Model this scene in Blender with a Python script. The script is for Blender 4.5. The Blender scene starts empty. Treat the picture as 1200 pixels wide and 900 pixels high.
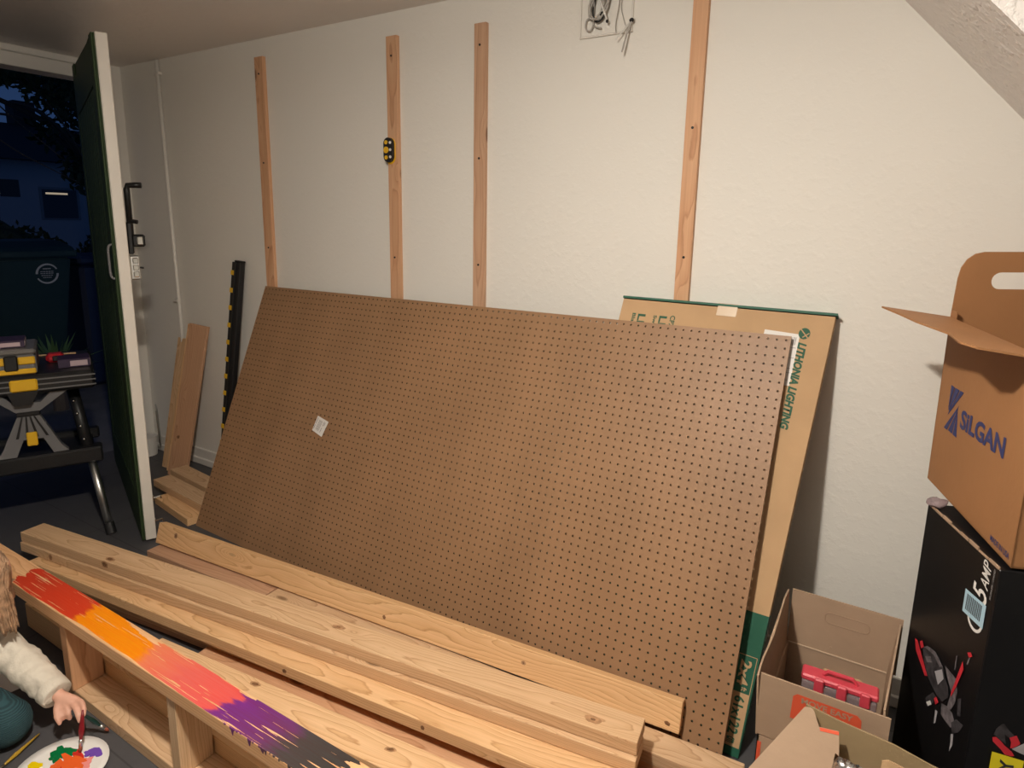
import bpy, bmesh, math, random
from mathutils import Vector, Matrix, Euler, noise
random.seed(7)
D = bpy.data
COL = bpy.context.scene.collection
V = Vector
PI = math.pi
WM = {}          # world matrix of every object made here

# ---------------------------------------------------------------- helpers
def place(o, M, parent=None):
    COL.objects.link(o)
    WM[o.name] = M.copy()
    if parent is not None:
        o.parent = parent
        o.matrix_parent_inverse = Matrix.Identity(4)
        o.matrix_basis = WM[parent.name].inverted() @ M
    else:
        o.matrix_basis = M
    return o

def tag(o, label=None, cat=None, group=None, kind=None):
    if label: o['label'] = label
    if cat: o['category'] = cat
    if group: o['group'] = group
    if kind: o['kind'] = kind
    return o

def thing(name, label, cat, loc=(0, 0, 0), group=None, M=None):
    o = D.objects.new(name, None)
    o.empty_display_size = 0.05
    place(o, M if M is not None else Matrix.Translation(loc))
    return tag(o, label, cat, group)

def obj(name, bm, mat, parent=None, M=None, smooth=False):
    me = D.meshes.new(name)
    bm.normal_update()
    bm.to_mesh(me); bm.free()
    for m in (mat if isinstance(mat, (list, tuple)) else [mat]):
        me.materials.append(m)
    if smooth:
        for p in me.polygons: p.use_smooth = True
    o = D.objects.new(name, me)
    return place(o, M if M is not None else Matrix.Identity(4), parent)

def frame(O, X, Y=None, Z=None):
    """matrix with origin O, x axis X, second axis Y (made perpendicular) or third axis Z"""
    X = V(X).normalized()
    if Y is not None:
        Z = X.cross(V(Y)).normalized()
    else:
        Z = V(Z); Z = (Z - X * Z.dot(X)).normalized()
    Y = Z.cross(X)
    M = Matrix.Identity(4)
    for i, a in enumerate((X, Y, Z)):
        for j in range(3): M[j][i] = a[j]
    for j in range(3): M[j][3] = O[j]
    return M

def add_box(bm, lo, hi, bevel=0.0, mi=0, M=None, seg=1):
    lo, hi = V(lo), V(hi)
    vs = [bm.verts.new((x, y, z)) for z in (lo.z, hi.z) for y in (lo.y, hi.y) for x in (lo.x, hi.x)]
    fs = [bm.faces.new([vs[i] for i in q]) for q in
          ((0, 2, 3, 1), (4, 5, 7, 6), (0, 1, 5, 4), (2, 6, 7, 3), (0, 4, 6, 2), (1, 3, 7, 5))]
    for f in fs: f.material_index = mi
    if bevel:
        es = {e for f in fs for e in f.edges}
        r = bmesh.ops.bevel(bm, geom=list(es), offset=bevel, segments=seg, affect='EDGES', profile=0.6)
        vs = list({v for f in r['faces'] for v in f.verts} | {v for v in vs if v.is_valid})
    if M is not None:
        bmesh.ops.transform(bm, matrix=M, verts=vs)
    return vs

def bx(lo, hi, bevel=0.0, M=None, seg=1):
    bm = bmesh.new(); add_box(bm, lo, hi, bevel, 0, M, seg); return bm

def ring(bm, c, u, v, r, n):
    return [bm.verts.new(c + (u * math.cos(2 * PI * i / n) + v * math.sin(2 * PI * i / n)) * r) for i in range(n)]

def add_tube(bm, pts, radii, n=10, cap=True, flat=1.0):
    pts = [V(p) for p in pts]
    if not isinstance(radii, (list, tuple)): radii = [radii] * len(pts)
    rings = []
    u = None
    for i, p in enumerate(pts):
        d = (pts[min(i + 1, len(pts) - 1)] - pts[max(i - 1, 0)]).normalized()
        if u is None:
            u = d.orthogonal().normalized()
        u = (u - d * u.dot(d)).normalized()
        w = d.cross(u)
        rings.append(ring(bm, p, u, w * flat, radii[i], n))
    for a, b in zip(rings, rings[1:]):
        for i in range(n):
            bm.faces.new((a[i], a[(i + 1) % n], b[(i + 1) % n], b[i]))
    if cap:
        bm.faces.new(list(reversed(rings[0]))); bm.faces.new(rings[-1])
    return bm

def tube(pts, r, n=10, flat=1.0): return add_tube(bmesh.new(), pts, r, n, True, flat)

def add_cyl(bm, a, b, r1, r2=None, n=20):
    return add_tube(bm, [a, b], [r1, r2 if r2 is not None else r1], n)

def add_poly(bm, pts, th, nrm, mi=0):
    """polygon of points given thickness th along nrm (from nrm*0 to nrm*th)"""
    nrm = V(nrm).normalized()
    a = [bm.verts.new(V(p)) for p in pts]; b = [bm.verts.new(V(p) + nrm * th) for p in pts]
    f1 = bm.faces.new(list(reversed(a))); f2 = bm.faces.new(b)
    fs = [f1, f2]
    n = len(pts)
    for i in range(n): fs.append(bm.faces.new((a[i], a[(i + 1) % n], b[(i + 1) % n], b[i])))
    for f in fs: f.material_index = mi
    bmesh.ops.recalc_face_normals(bm, faces=fs)
    return fs

def ellipsoid(bm, c, r, M=None, seg=16):
    S = Matrix.Diagonal((r[0], r[1], r[2], 1))
    T = Matrix.Translation(c) @ (M.to_4x4() if M else Matrix.Identity(4)) @ S
    bmesh.ops.create_uvsphere(bm, u_segments=seg, v_segments=seg // 2 + 2, radius=1.0, matrix=T)

def smooth_path(pts, k=6):
    pts = [V(p) for p in pts]; out = []
    for i in range(len(pts) - 1):
        p0 = pts[max(i - 1, 0)]; p1 = pts[i]; p2 = pts[i + 1]; p3 = pts[min(i + 2, len(pts) - 1)]
        for j in range(k):
            t = j / k
            out.append(0.5 * ((2 * p1) + (p2 - p0) * t + (2 * p0 - 5 * p1 + 4 * p2 - p3) * t * t + (3 * p1 - p0 - 3 * p2 + p3) * t ** 3))
    out.append(pts[-1]); return out

def text(name, s, c, right, up, W, H, mat, parent, off=0.0006, shear=0.0, bold=0.0):
    """lettering filling the rectangle whose lower left corner is c, along right (W) and up (H)"""
    cu = D.curves.new('t', 'FONT'); cu.body = s; cu.size = 1.0; cu.resolution_u = 3; cu.offset = bold; cu.shear = shear
    to = D.objects.new('t', cu); COL.objects.link(to)
    dg = bpy.context.evaluated_depsgraph_get()
    me = D.meshes.new_from_object(to.evaluated_get(dg))
    xs = [v.co.x for v in me.vertices]; ys = [v.co.y for v in me.vertices]
    x0, x1, y0, y1 = min(xs), max(xs), min(ys), max(ys)
    R, U = V(right).normalized(), V(up).normalized(); N = R.cross(U).normalized()
    inv = WM[parent.name].inverted()
    for v in me.vertices:
        v.co = inv @ (V(c) + R * ((v.co.x - x0) / (x1 - x0) * W) + U * ((v.co.y - y0) / (y1 - y0) * H) + N * off)
    COL.objects.unlink(to); D.objects.remove(to)
    me.materials.clear(); me.materials.append(mat)
    for p in me.polygons: p.material_index = 0
    me.name = name
    o = D.objects.new(name, me)
    return place(o, WM[parent.name], parent)

# ---------------------------------------------------------------- materials
def mat(name, col, rough=0.6, metal=0.0, bump=0.0, bscale=50.0, var=0.0, vscale=8.0, spec=0.5, emit=None, trans=0.0, alpha=1.0, bdist=0.01):
    m = D.materials.new(name); m.use_nodes = True
    nt = m.node_tree; b = nt.nodes['Principled BSDF']
    b.inputs['Base Color'].default_value = (*col, 1); b.inputs['Roughness'].default_value = rough
    b.inputs['Metallic'].default_value = metal; b.inputs['Specular IOR Level'].default_value = spec
    b.inputs['Transmission Weight'].default_value = trans; b.inputs['Alpha'].default_value = alpha
    tc = nt.nodes.new('ShaderNodeTexCoord')
    if var:
        n = nt.nodes.new('ShaderNodeTexNoise'); n.inputs['Scale'].default_value = vscale; n.inputs['Detail'].default_value = 5
        nt.links.new(tc.outputs['Object'], n.inputs['Vector'])
        r = nt.nodes.new('ShaderNodeValToRGB')
        r.color_ramp.elements[0].position = 0.3; r.color_ramp.elements[1].position = 0.7
        r.color_ramp.elements[0].color = (*[c * (1 - var) for c in col], 1)
        r.color_ramp.elements[1].color = (*[min(1, c * (1 + var)) for c in col], 1)
        nt.links.new(n.outputs['Fac'], r.inputs['Fac']); nt.links.new(r.outputs['Color'], b.inputs['Base Color'])
    if bump:
        n = nt.nodes.new('ShaderNodeTexNoise'); n.inputs['Scale'].default_value = bscale; n.inputs['Detail'].default_value = 4
        nt.links.new(tc.outputs['Object'], n.inputs['Vector'])
        bp = nt.nodes.new('ShaderNodeBump'); bp.inputs['Strength'].default_value = bump; bp.inputs['Distance'].default_value = bdist
        nt.links.new(n.outputs['Fac'], bp.inputs['Height']); nt.links.new(bp.outputs['Normal'], b.inputs['Normal'])
    if emit:
        b.inputs['Emission Color'].default_value = (*emit[0], 1); b.inputs['Emission Strength'].default_value = emit[1]
    return m

class N:      # tiny node builder
    def __init__(s, m): s.nt = m.node_tree; s.b = s.nt.nodes['Principled BSDF']
    def new(s, t, **kw):
        n = s.nt.nodes.new('ShaderNode' + t)
        for k, v in kw.items(): setattr(n, k, v)
        return n
    def link(s, a, b): s.nt.links.new(a, b)
    def math(s, op, a, b=None, clamp=False):
        n = s.new('Math', operation=op); n.use_clamp = clamp
        for i, x in enumerate((a, b)):
            if x is None: continue
            if isinstance(x, (int, float)): n.inputs[i].default_value = x
            else: s.link(x, n.inputs[i])
        return n.outputs[0]
    def noise(s, vec, scale, detail=3, rough=0.5):
        n = s.new('TexNoise'); n.inputs['Scale'].default_value = scale; n.inputs['Detail'].default_value = detail
        n.inputs['Roughness'].default_value = rough
        s.link(vec, n.inputs['Vector']); return n.outputs['Fac']
    def mapping(s, vec, loc=(0, 0, 0), sc=(1, 1, 1)):
        n = s.new('Mapping'); n.inputs['Location'].default_value = loc; n.inputs['Scale'].default_value = sc
        s.link(vec, n.inputs['Vector']); return n.outputs[0]
    def ramp(s, fac, stops, interp='LINEAR'):
        n = s.new('ValToRGB'); r = n.color_ramp; r.interpolation = interp
        while len(r.elements) < len(stops): r.elements.new(0.5)
        for e, (p, c) in zip(r.elements, stops):
            e.position = p; e.color = (*c, 1) if len(c) == 3 else c
        s.link(fac, n.inputs['Fac']); return n.outputs['Color']
    def mix(s, f, a, b, blend='MIX'):
        n = s.new('Mix', data_type='RGBA', blend_type=blend)
        for i, x in ((0, f), (6, a), (7, b)):
            if isinstance(x, (int, float)): n.inputs[i].default_value = x
            elif isinstance(x, tuple): n.inputs[i].default_value = (*x, 1)
            else: s.link(x, n.inputs[i])
        return n.outputs[2]

def wood_mat(name, pale, mid, dark, rings=70.0, knots=True, rough=0.55, paint=False):
    m = D.materials.new(name); m.use_nodes = True; n = N(m)
    tc = n.new('TexCoord').outputs['Object']
    rnd = n.new('ObjectInfo').outputs['Random']
    comb = n.new('CombineXYZ')
    n.link(n.math('MULTIPLY', rnd, 37.0), comb.inputs[0]); n.link(n.math('MULTIPLY', rnd, 0.0), comb.inputs[1])
    n.link(n.math('MULTIPLY', rnd, 11.0), comb.inputs[2])
    add = n.new('VectorMath', operation='ADD'); n.link(tc, add.inputs[0]); n.link(comb.outputs[0], add.inputs[1])
    p = add.outputs[0]
    # slow bending of the rings along the board
    w1 = n.noise(n.mapping(p, sc=(1.6, 6, 6)), 1.0, 2); w2 = n.noise(n.mapping(p, sc=(0.7, 4, 4)), 1.0, 1)
    w3 = n.noise(n.mapping(p, sc=(9, 40, 40)), 1.0, 3)
    sep = n.new('SeparateXYZ'); n.link(tc, sep.inputs[0])
    yy = n.math('ADD', sep.outputs[1], n.math('MULTIPLY', n.math('SUBTRACT', w2, 0.5), 0.13))
    zz = n.math('ADD', n.math('ADD', sep.outputs[2], n.math('ADD', 0.03, n.math('MULTIPLY', rnd, 0.07))), n.math('MULTIPLY', n.math('SUBTRACT', w1, 0.5), 0.07))
    r = n.math('SQRT', n.math('ADD', n.math('MULTIPLY', yy, yy), n.math('MULTIPLY', zz, zz)))
    r = n.math('ADD', r, n.math('MULTIPLY', n.math('SUBTRACT', w3, 0.5), 0.006))
    kmask = None
    if knots:
        vo = n.new('TexVoronoi'); vo.inputs['Scale'].default_value = 1.0; vo.inputs['Randomness'].default_value = 1.0
        n.link(n.mapping(p, sc=(3.1, 9.0, 9.0)), vo.inputs['Vector'])
        d = vo.outputs['Distance']
        r = n.math('ADD', r, n.math('MULTIPLY', n.math('POWER', n.math('SUBTRACT', 1.0, n.math('MULTIPLY', d, 2.2), True), 3.0), 0.05))
        kmask = n.ramp(n.math('MULTIPLY', d, 1.0), [(0.0, (1, 1, 1)), (0.055, (0.85, 0.85, 0.85)), (0.10, (0, 0, 0))])
    s = n.math('FRACT', n.math('MULTIPLY', r, rings * 2.2))
    g = n.ramp(s, [(0.0, pale), (0.45, tuple(a * 0.55 + b * 0.45 for a, b in zip(pale, mid))), (0.82, mid), (0.93, dark), (1.0, pale)])
    fine = n.noise(n.mapping(p, sc=(4, 260, 260)), 1.0, 2)
    g = n.mix(0.30, g, n.ramp(fine, [(0.3, tuple(c * 0.72 for c in mid)), (0.65, pale)]))
    big = n.noise(n.mapping(p, sc=(1.2, 7, 7)), 1.0, 2)
    g = n.mix(n.math('MULTIPLY', big, 0.4), g, tuple(c * x for c, x in zip(mid, (1.02, 0.86, 0.72))))
    hs = n.new('HueSaturation')
    n.link(n.math('ADD', 0.86, n.math('MULTIPLY', rnd, 0.22)), hs.inputs['Value'])
    n.link(n.math('ADD', 0.92, n.math('MULTIPLY', rnd, 0.14)), hs.inputs['Saturation'])
    n.link(g, hs.inputs['Color']); g = hs.outputs[0]
    if kmask is not None:
        g = n.mix(n.math('MULTIPLY', kmask, 0.8), g, tuple(c * 0.38 for c in dark))
    rgh = rough
    if paint:
        # brushed paint on the upper face only; colour changes along the plate
        px = n.noise(n.mapping(tc, sc=(9, 60, 1)), 1.0, 4); pw = n.noise(n.mapping(tc, sc=(3, 11, 1)), 1.0, 2)
        x = n.math('ADD', sep.outputs[0], n.math('ADD', n.math('MULTIPLY', n.math('SUBTRACT', px, 0.5), 0.12), n.math('MULTIPLY', n.math('SUBTRACT', pw, 0.5), 0.10)))
        u = n.math('ADD', n.math('DIVIDE', x, 2.4), 0.5)
        def st(a): return (a - PX0) / 2.4 + 0.5
        c = n.ramp(u, [(0, (0.45, 0.03, 0.012)), (st(.80), (0.60, 0.05, 0.015)), (st(.825), (0.86, 0.27, 0.0)), (st(1.12), (0.82, 0.25, 0.0)),
                       (st(1.15), (0.72, 0.20, 0.10)), (st(1.3), (0.66, 0.12, 0.10)), (st(1.46), (0.64, 0.09, 0.08)), (st(1.475), (0.16, 0.022, 0.20)),
                       (st(1.64), (0.13, 0.03, 0.12)), (st(1.70), (0.055, 0.045, 0.045)), (st(1.83), (0.04, 0.036, 0.034))])
        streak = n.noise(n.mapping(tc, sc=(5, 190, 1)), 1.0, 3)
        c = n.mix(n.math('MULTIPLY', n.math('SUBTRACT', streak, 0.42), 2.2, True), c, tuple((0.55, 0.30, 0.2)), 'SOFT_LIGHT')
        a1 = n.math('GREATER_THAN', x, 0.445 - PX0); a2 = n.math('LESS_THAN', x, 1.845 - PX0)
        # thin brushing leaves bare wood near the rear edge
        ed = n.math('ADD', sep.outputs[1], n.math('MULTIPLY', n.math('SUBTRACT', px, 0.5), 0.05))
        reare = n.math('ADD', 0.030, n.math('MULTIPLY', n.math('SUBTRACT', n.noise(n.mapping(tc, loc=(3, 0, 0), sc=(2.2, 0.01, 1)), 1.0, 1), 0.35), 0.10))
        a3 = n.math('LESS_THAN', ed, reare)
        frnt = n.math('GREATER_THAN', n.math('ADD', sep.outputs[1], n.math('MULTIPLY', n.math('SUBTRACT', pw, 0.5), 0.03)), -0.0405)
        top = n.math('GREATER_THAN', sep.outputs[2], 0.0185)
        hol = n.math('LESS_THAN', n.math('ADD', streak, n.math('MULTIPLY', n.math('SUBTRACT', pw, 0.5), 0.4)), 0.642)
        k = n.math('MULTIPLY', n.math('MULTIPLY', n.math('MULTIPLY', a1, a2), n.math('MULTIPLY', a3, frnt)), n.math('MULTIPLY', top, hol))
        # drips down the front where the purple is
        dr = n.noise(n.mapping(tc, sc=(46, 1, 1)), 1.0, 2)
        dl = n.math('GREATER_THAN', n.math('ADD', sep.outputs[2], n.math('MULTIPLY', n.math('SUBTRACT', dr, 0.5), 0.11)), 0.017)
        dz = n.math('MULTIPLY', n.math('MULTIPLY', n.math('GREATER_THAN', sep.outputs[0], 1.50 - PX0), n.math('LESS_THAN', sep.outputs[0], 1.78 - PX0)), n.math('LESS_THAN', sep.outputs[1], -0.043))
        k = n.math('MAXIMUM', k, n.math('MULTIPLY', dl, dz))
        gm = n.math('MULTIPLY', n.math('GREATER_THAN', x, 1.875 - PX0), n.math('LESS_THAN', x, 1.93 - PX0))
        gm = n.math('MULTIPLY', gm, n.math('LESS_THAN', sep.outputs[1], -0.005))
        g = n.mix(k, g, c)
        g = n.mix(n.math('MULTIPLY', gm, top), g, (0.02, 0.24, 0.07))
    n.link(g, n.b.inputs['Base Color'])
    n.b.inputs['Roughness'].default_value = rgh
    n.b.inputs['Specular IOR Level'].default_value = 0.3
    bp = n.new('Bump'); bp.inputs['Strength'].default_value = 0.25; bp.inputs['Distance'].default_value = 0.002
    n.link(n.noise(n.mapping(p, sc=(6, 200, 200)), 1.0, 3), bp.inputs['Height']); n.link(bp.outputs[0], n.b.inputs['Normal'])
    return m

def wall_mat(name, col, strength, scale=28.0, coarse=False):
    m = D.materials.new(name); m.use_nodes = True; n = N(m)
    tc = n.new('TexCoord').outputs['Object']
    a = n.noise(tc, scale, 3, 0.55); c = n.noise(tc, scale * 2.6, 2, 0.5)
    h = n.math('ADD', n.math('MULTIPLY', n.math('SUBTRACT', a, 0.48, True), 4.0, True), n.math('MULTIPLY', c, 0.35))
    bp = n.new('Bump'); bp.inputs['Strength'].default_value = strength; bp.inputs['Distance'].default_value = 0.0035 if not coarse else 0.006
    n.link(h, bp.inputs['Height']); n.link(bp.outputs[0], n.b.inputs['Normal'])
    v = n.noise(tc, 1.3, 3)
    n.link(n.ramp(v, [(0.3, tuple(x * 0.965 for x in col)), (0.7, col)]), n.b.inputs['Base Color'])
    n.b.inputs['Roughness'].default_value = 0.62; n.b.inputs['Specular IOR Level'].default_value = 0.35
    return m

PX0 = 1.36      # x of the painted plate's centre
M_WALL = wall_mat('wall_paint', (0.80, 0.775, 0.72), 0.17, 36)
M_CEIL = wall_mat('ceiling_paint', (0.86, 0.82, 0.78), 0.25, 22)
M_SOFF = wall_mat('stair_soffit_paint', (0.86, 0.82, 0.79), 0.6, 45, True)
M_TRIM = mat('trim_paint', (0.76, 0.73, 0.68), 0.45, bump=0.05, bscale=30)
M_WOOD = wood_mat('fir_lumber', (0.80, 0.555, 0.325), (0.66, 0.415, 0.220), (0.42, 0.215, 0.090), 74)
M_WOODP = wood_mat('painted_lumber', (0.80, 0.52, 0.30), (0.66, 0.38, 0.20), (0.45, 0.22, 0.10), 60, paint=True)
M_WOODR = wood_mat('reddish_lumber', (0.68, 0.41, 0.245), (0.56, 0.31, 0.17), (0.38, 0.18, 0.085), 50)
M_BATT = wood_mat('batten_wood', (0.70, 0.44, 0.27), (0.60, 0.34, 0.195), (0.42, 0.21, 0.11), 40)
def peg_mat():
    m = mat('hardboard', (.3, .16, .07), .5, bump=.12, bscale=160, bdist=.002); n = N(m)
    tc = n.new('TexCoord').outputs['Object']
    a = n.noise(tc, 2.6, 4, .6); b_ = n.noise(n.mapping(tc, sc=(7, .5, 1)), 1.0, 3)
    c = n.ramp(n.math('ADD', n.math('MULTIPLY', a, .55), n.math('MULTIPLY', b_, .45)), [(.32, (.262, .145, .073)), (.5, (.295, .166, .084)), (.68, (.335, .187, .096))])
    n.link(c, n.b.inputs['Base Color']); return m
M_PEG = peg_mat()
M_CARD = mat('cardboard', (0.50, 0.325, 0.18), 0.8, bump=0.06, bscale=60, var=0.05, vscale=10, spec=0.2)
M_CARD2 = mat('grey_cardboard', (0.385, 0.27, 0.185), 0.85, bump=0.08, bscale=60, var=0.06, vscale=9, spec=0.15)
M_CARD3 = mat('orange_cardboard', (0.36, 0.175, 0.075), 0.6, bump=0.05, bscale=70, var=0.06, vscale=6, spec=0.3)
M_CARD4 = mat('olive_cardboard', (0.32, 0.235, 0.13), 0.6, bump=0.05, bscale=40, var=0.06, vscale=6, spec=0.4)
M_CARDE = mat('card_edge', (0.60, 0.46, 0.33), 0.9, bump=0.2, bscale=300)
M_GREEN = mat('green_print', (0.010, 0.095, 0.055), 0.6, var=0.05)
M_GREENT = mat('green_ink', (0.02, 0.10, 0.055), 0.7)
M_BLUE = mat('navy_ink', (0.035, 0.045, 0.15), 0.6)
M_BLACKB = mat('black_gloss_card', (0.006, 0.006, 0.007), 0.35, bump=0.02, bscale=20, spec=0.4)
M_BLK = mat('black_plastic', (0.012, 0.012, 0.013), 0.45, bump=0.04, bscale=120)
M_BLKM = mat('black_metal', (0.01, 0.01, 0.01), 0.4, metal=0.3)
M_YEL = mat('yellow_plastic', (0.80, 0.47, 0.02), 0.45)
M_YELP = mat('yellow_print', (0.85, 0.72, 0.02), 0.5)
M_WHITE = mat('white_paper', (0.78, 0.76, 0.73), 0.7, var=0.02)
M_INK = mat('black_ink', (0.03, 0.03, 0.035), 0.7)
M_GREYINK = mat('grey_ink', (0.33, 0.32, 0.32), 0.8)
M_PBLUE = mat('pale_blue_print', (0.45, 0.66, 0.78), 0.5)
M_RED = mat('red_print', (0.62, 0.03, 0.045), 0.45)
M_ORED = mat('orange_red_ink', (0.66, 0.09, 0.035), 0.75)
M_PINK = mat('pink_plastic', (0.62, 0.06, 0.09), 0.35)
M_CLEAR = mat('clear_plastic', (0.45, 0.36, 0.38), 0.18, trans=0.55, spec=0.6)
M_STEEL = mat('brushed_steel', (0.66, 0.66, 0.64), 0.36, metal=1.0, bump=0.03, bscale=200)
M_CHROME = mat('chrome', (0.8, 0.8, 0.78), 0.12, metal=1.0)
M_GREY = mat('grey_plastic', (0.16, 0.16, 0.165), 0.55, bump=0.1, bscale=60)
M_LGREY = mat('light_grey_print', (0.42, 0.40, 0.42), 0.6)
M_DOORE = mat('door_edge_paint', (0.78, 0.74, 0.67), 0.55, var=0.04, vscale=6, bump=0.1, bscale=14)
M_DOORG = mat('dark_green_paint', (0.035, 0.060, 0.026), 0.6, spec=.2, bump=0.1, bscale=30)
M_SILV = mat('silver_foil', (0.75, 0.75, 0.76), 0.2, metal=1.0, bump=0.5, bscale=40)
M_ORFOIL = mat('orange_foil', (0.75, 0.27, 0.05), 0.25, metal=0.5, bump=0.4, bscale=40)
M_TAPE = mat('clear_tape', (0.62, 0.48, 0.34), 0.12, spec=0.7)
M_CABLE = mat('grey_cable', (0.42, 0.40, 0.37), 0.5)
M_CABLEW = mat('white_cable', (0.72, 0.70, 0.66), 0.45)
M_SKIN = mat('skin', (0.66, 0.36, 0.26), 0.5, var=0.05, vscale=20)
M_HAIR = mat('light_brown_hair', (0.34, 0.21, 0.125), 0.5, var=0.45, vscale=60)
M_SHIRT = mat('cream_jersey', (0.70, 0.64, 0.54), 0.9, bump=0.25, bscale=90, var=0.04, vscale=12)
M_EYE = mat('eye_white', (0.85, 0.84, 0.82), 0.2)
M_IRIS = mat('blue_iris', (0.08, 0.14, 0.22), 0.15)
M_LIP = mat('lips', (0.55, 0.20, 0.17), 0.5)

def stripe_mat(name, c1, c2, scale, axis=0, rough=0.9):
    m = D.materials.new(name); m.use_nodes = True; n = N(m)
    tc = n.new('TexCoord').outputs['Object']
    sep = n.new('SeparateXYZ'); n.link(tc, sep.inputs[0])
    s = n.math('SINE', n.math('MULTIPLY', sep.outputs[axis], scale))
    n.link(n.ramp(n.math('ADD', n.math('MULTIPLY', s, 0.5), 0.5), [(0.2, c1), (0.8, c2)]), n.b.inputs['Base Color'])
    n.b.inputs['Roughness'].default_value = rough
    bp = n.new('Bump'); bp.inputs['Strength'].default_value = 0.6; bp.inputs['Distance'].default_value = 0.002
    n.link(s, bp.inputs['Height']); n.link(bp.outputs[0], n.b.inputs['Normal'])
    return m
M_CORD = stripe_mat('teal_corduroy', (0.015, 0.045, 0.055), (0.03, 0.085, 0.10), 1300, 2)

def floor_mat():
    m = D.materials.new('dark_floor'); m.use_nodes = True; n = N(m)
    tc = n.new('TexCoord').outputs['Object']
    a = n.noise(tc, 3.0, 5, 0.6); c = n.noise(tc, 60.0, 3)
    g = n.ramp(a, [(0.3, (0.060, 0.060, 0.066)), (0.7, (0.082, 0.080, 0.084))])
    g = n.mix(n.math('MULTIPLY', c, 0.25), g, (0.10, 0.095, 0.095))
    # seams of the rolled mats
    sep = n.new('SeparateXYZ'); n.link(tc, sep.inputs[0])
    fx = n.math('ABSOLUTE', n.math('SUBTRACT', n.math('FRACT', n.math('MULTIPLY', n.math('ADD', sep.outputs[0], 0.33), 1.6)), 0.5))
    fy = n.math('ABSOLUTE', n.math('SUBTRACT', n.math('FRACT', n.math('MULTIPLY', n.math('ADD', sep.outputs[1], 0.13), 1.6)), 0.5))
    seam = n.math('GREATER_THAN', n.math('MAXIMUM', fx, fy), 0.4965)
    g = n.mix(n.math('MULTIPLY', seam, 0.6), g, (0.02, 0.02, 0.02))
    n.link(g, n.b.inputs['Base Color']); n.b.inputs['Roughness'].default_value = 0.55
    bp = n.new('Bump'); bp.inputs['Strength'].default_value = 0.15; bp.inputs['Distance'].default_value = 0.002
    n.link(c, bp.inputs['Height']); n.link(bp.outputs[0], n.b.inputs['Normal'])
    return m
M_FLOOR = floor_mat()
M_DRIVE = mat('driveway_concrete', (0.15, 0.15, 0.155), 0.8, bump=0.2, bscale=60, var=0.15, vscale=5)

# ---------------------------------------------------------------- camera
F, SX = 750.738, 36.0
cam = D.cameras.new('camera'); cam.sensor_width = SX; cam.sensor_fit = 'HORIZONTAL'
cam.lens = F / 1200 * SX; cam.shift_y = -41.08 / 1200; cam.clip_start = 0.02; cam.clip_end = 200
co = D.objects.new('camera', cam); COL.objects.link(co)
co.location = (2.7192, -2.0864, 1.429); co.rotation_euler = (1.3744, -0.0173, 0.5567)
bpy.context.scene.camera = co

# ---------------------------------------------------------------- room shell
XL, XR, YF, H = -1.19, 4.6, -4.6, 2.24
def struct(name, bm, m, parent=None, label=None):
    o = obj(name, bm, m, parent); o['kind'] = 'structure'; return o
struct('floor', bx((XL - 0.15, YF, -0.12), (XR, 0.0, 0.0)), M_FLOOR)
struct('wall_back', bx((XL - 0.15, 0.0, -0.12), (XR, 0.12, H + 0.12)), M_WALL)
bm = bmesh.new()
YD0, YD1, HD = -0.13, -2.75, 2.143       # doorway: right jamb, left jamb, head
add_box(bm, (XL - 0.12, YD0, -0.0), (XL, -0.0, H)); add_box(bm, (XL - 0.12, YF, 0.0), (XL, YD1, H))
struct('wall_left', bm, M_WALL)
struct('trim_1', bx((XL - 0.12, YD1, HD), (XL + 0.012, YD0, H - 0.032), 0.003), M_TRIM)
struct('trim_2', bx((XL - 0.12, YD1, H - 0.032), (XL + 0.03, YD0, H), 0.004), M_TRIM)
struct('wall_right', bx((XR, YF, 0.0), (XR + 0.12, 0.12, H)), M_WALL)
struct('wall_front', bx((XL - 0.12, YF - 0.12, 0.0), (XR, YF, H)), M_WALL)
struct('ceiling', bx((XL - 0.15, YF, H), (XR, 0.0, H + 0.12)), M_CEIL)
# sloping boxed-in stair underside: falls to the right along the back wall
bm = bmesh.new()
sl = (1.699 - 2.016) / (2.911 - 2.62)
def zs(x): return 2.016 + sl * (x - 2.62)
xa = 2.62 - (H + 0.02 - 2.016) / -sl
xb = 4.2
add_poly(bm, [(xa, -0.556, zs(xa)), (xb, -0.556, zs(xb)), (xb, -0.556, H + 0.02)], 0.556, (0, 1, 0))
struct('trim_3', bm, M_SOFF)
# baseboard along the back wall
bm = bmesh.new()
add_box(bm, (XL, -0.012, 0.0), (XR, 0.0, 0.095), 0.003); add_box(bm, (XL, -0.022, 0.0), (XR, -0.010, 0.040), 0.004)
struct('baseboard_back', bm, M_TRIM)

# painted pipe climbing the back wall near the corner
t = thing('wall_conduit', 'thin off-white painted conduit running up the wall near the corner behind the door', 'pipe', (-0.80, -0.01, 0.4))
obj('pipe', tube([(-0.775, -0.012, 0.10), (-0.783, -0.012, 0.84), (-0.806, -0.012, H - 0.005)], 0.0105, 10), M_TRIM, t, smooth=True)
for z in (0.95, 2.16): obj('pipe_clip', bx((-0.803 - 0.018, -0.024, z), (-0.803 + 0.02, 0.0, z + 0.014), 0.002), M_TRIM, t)

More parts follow.
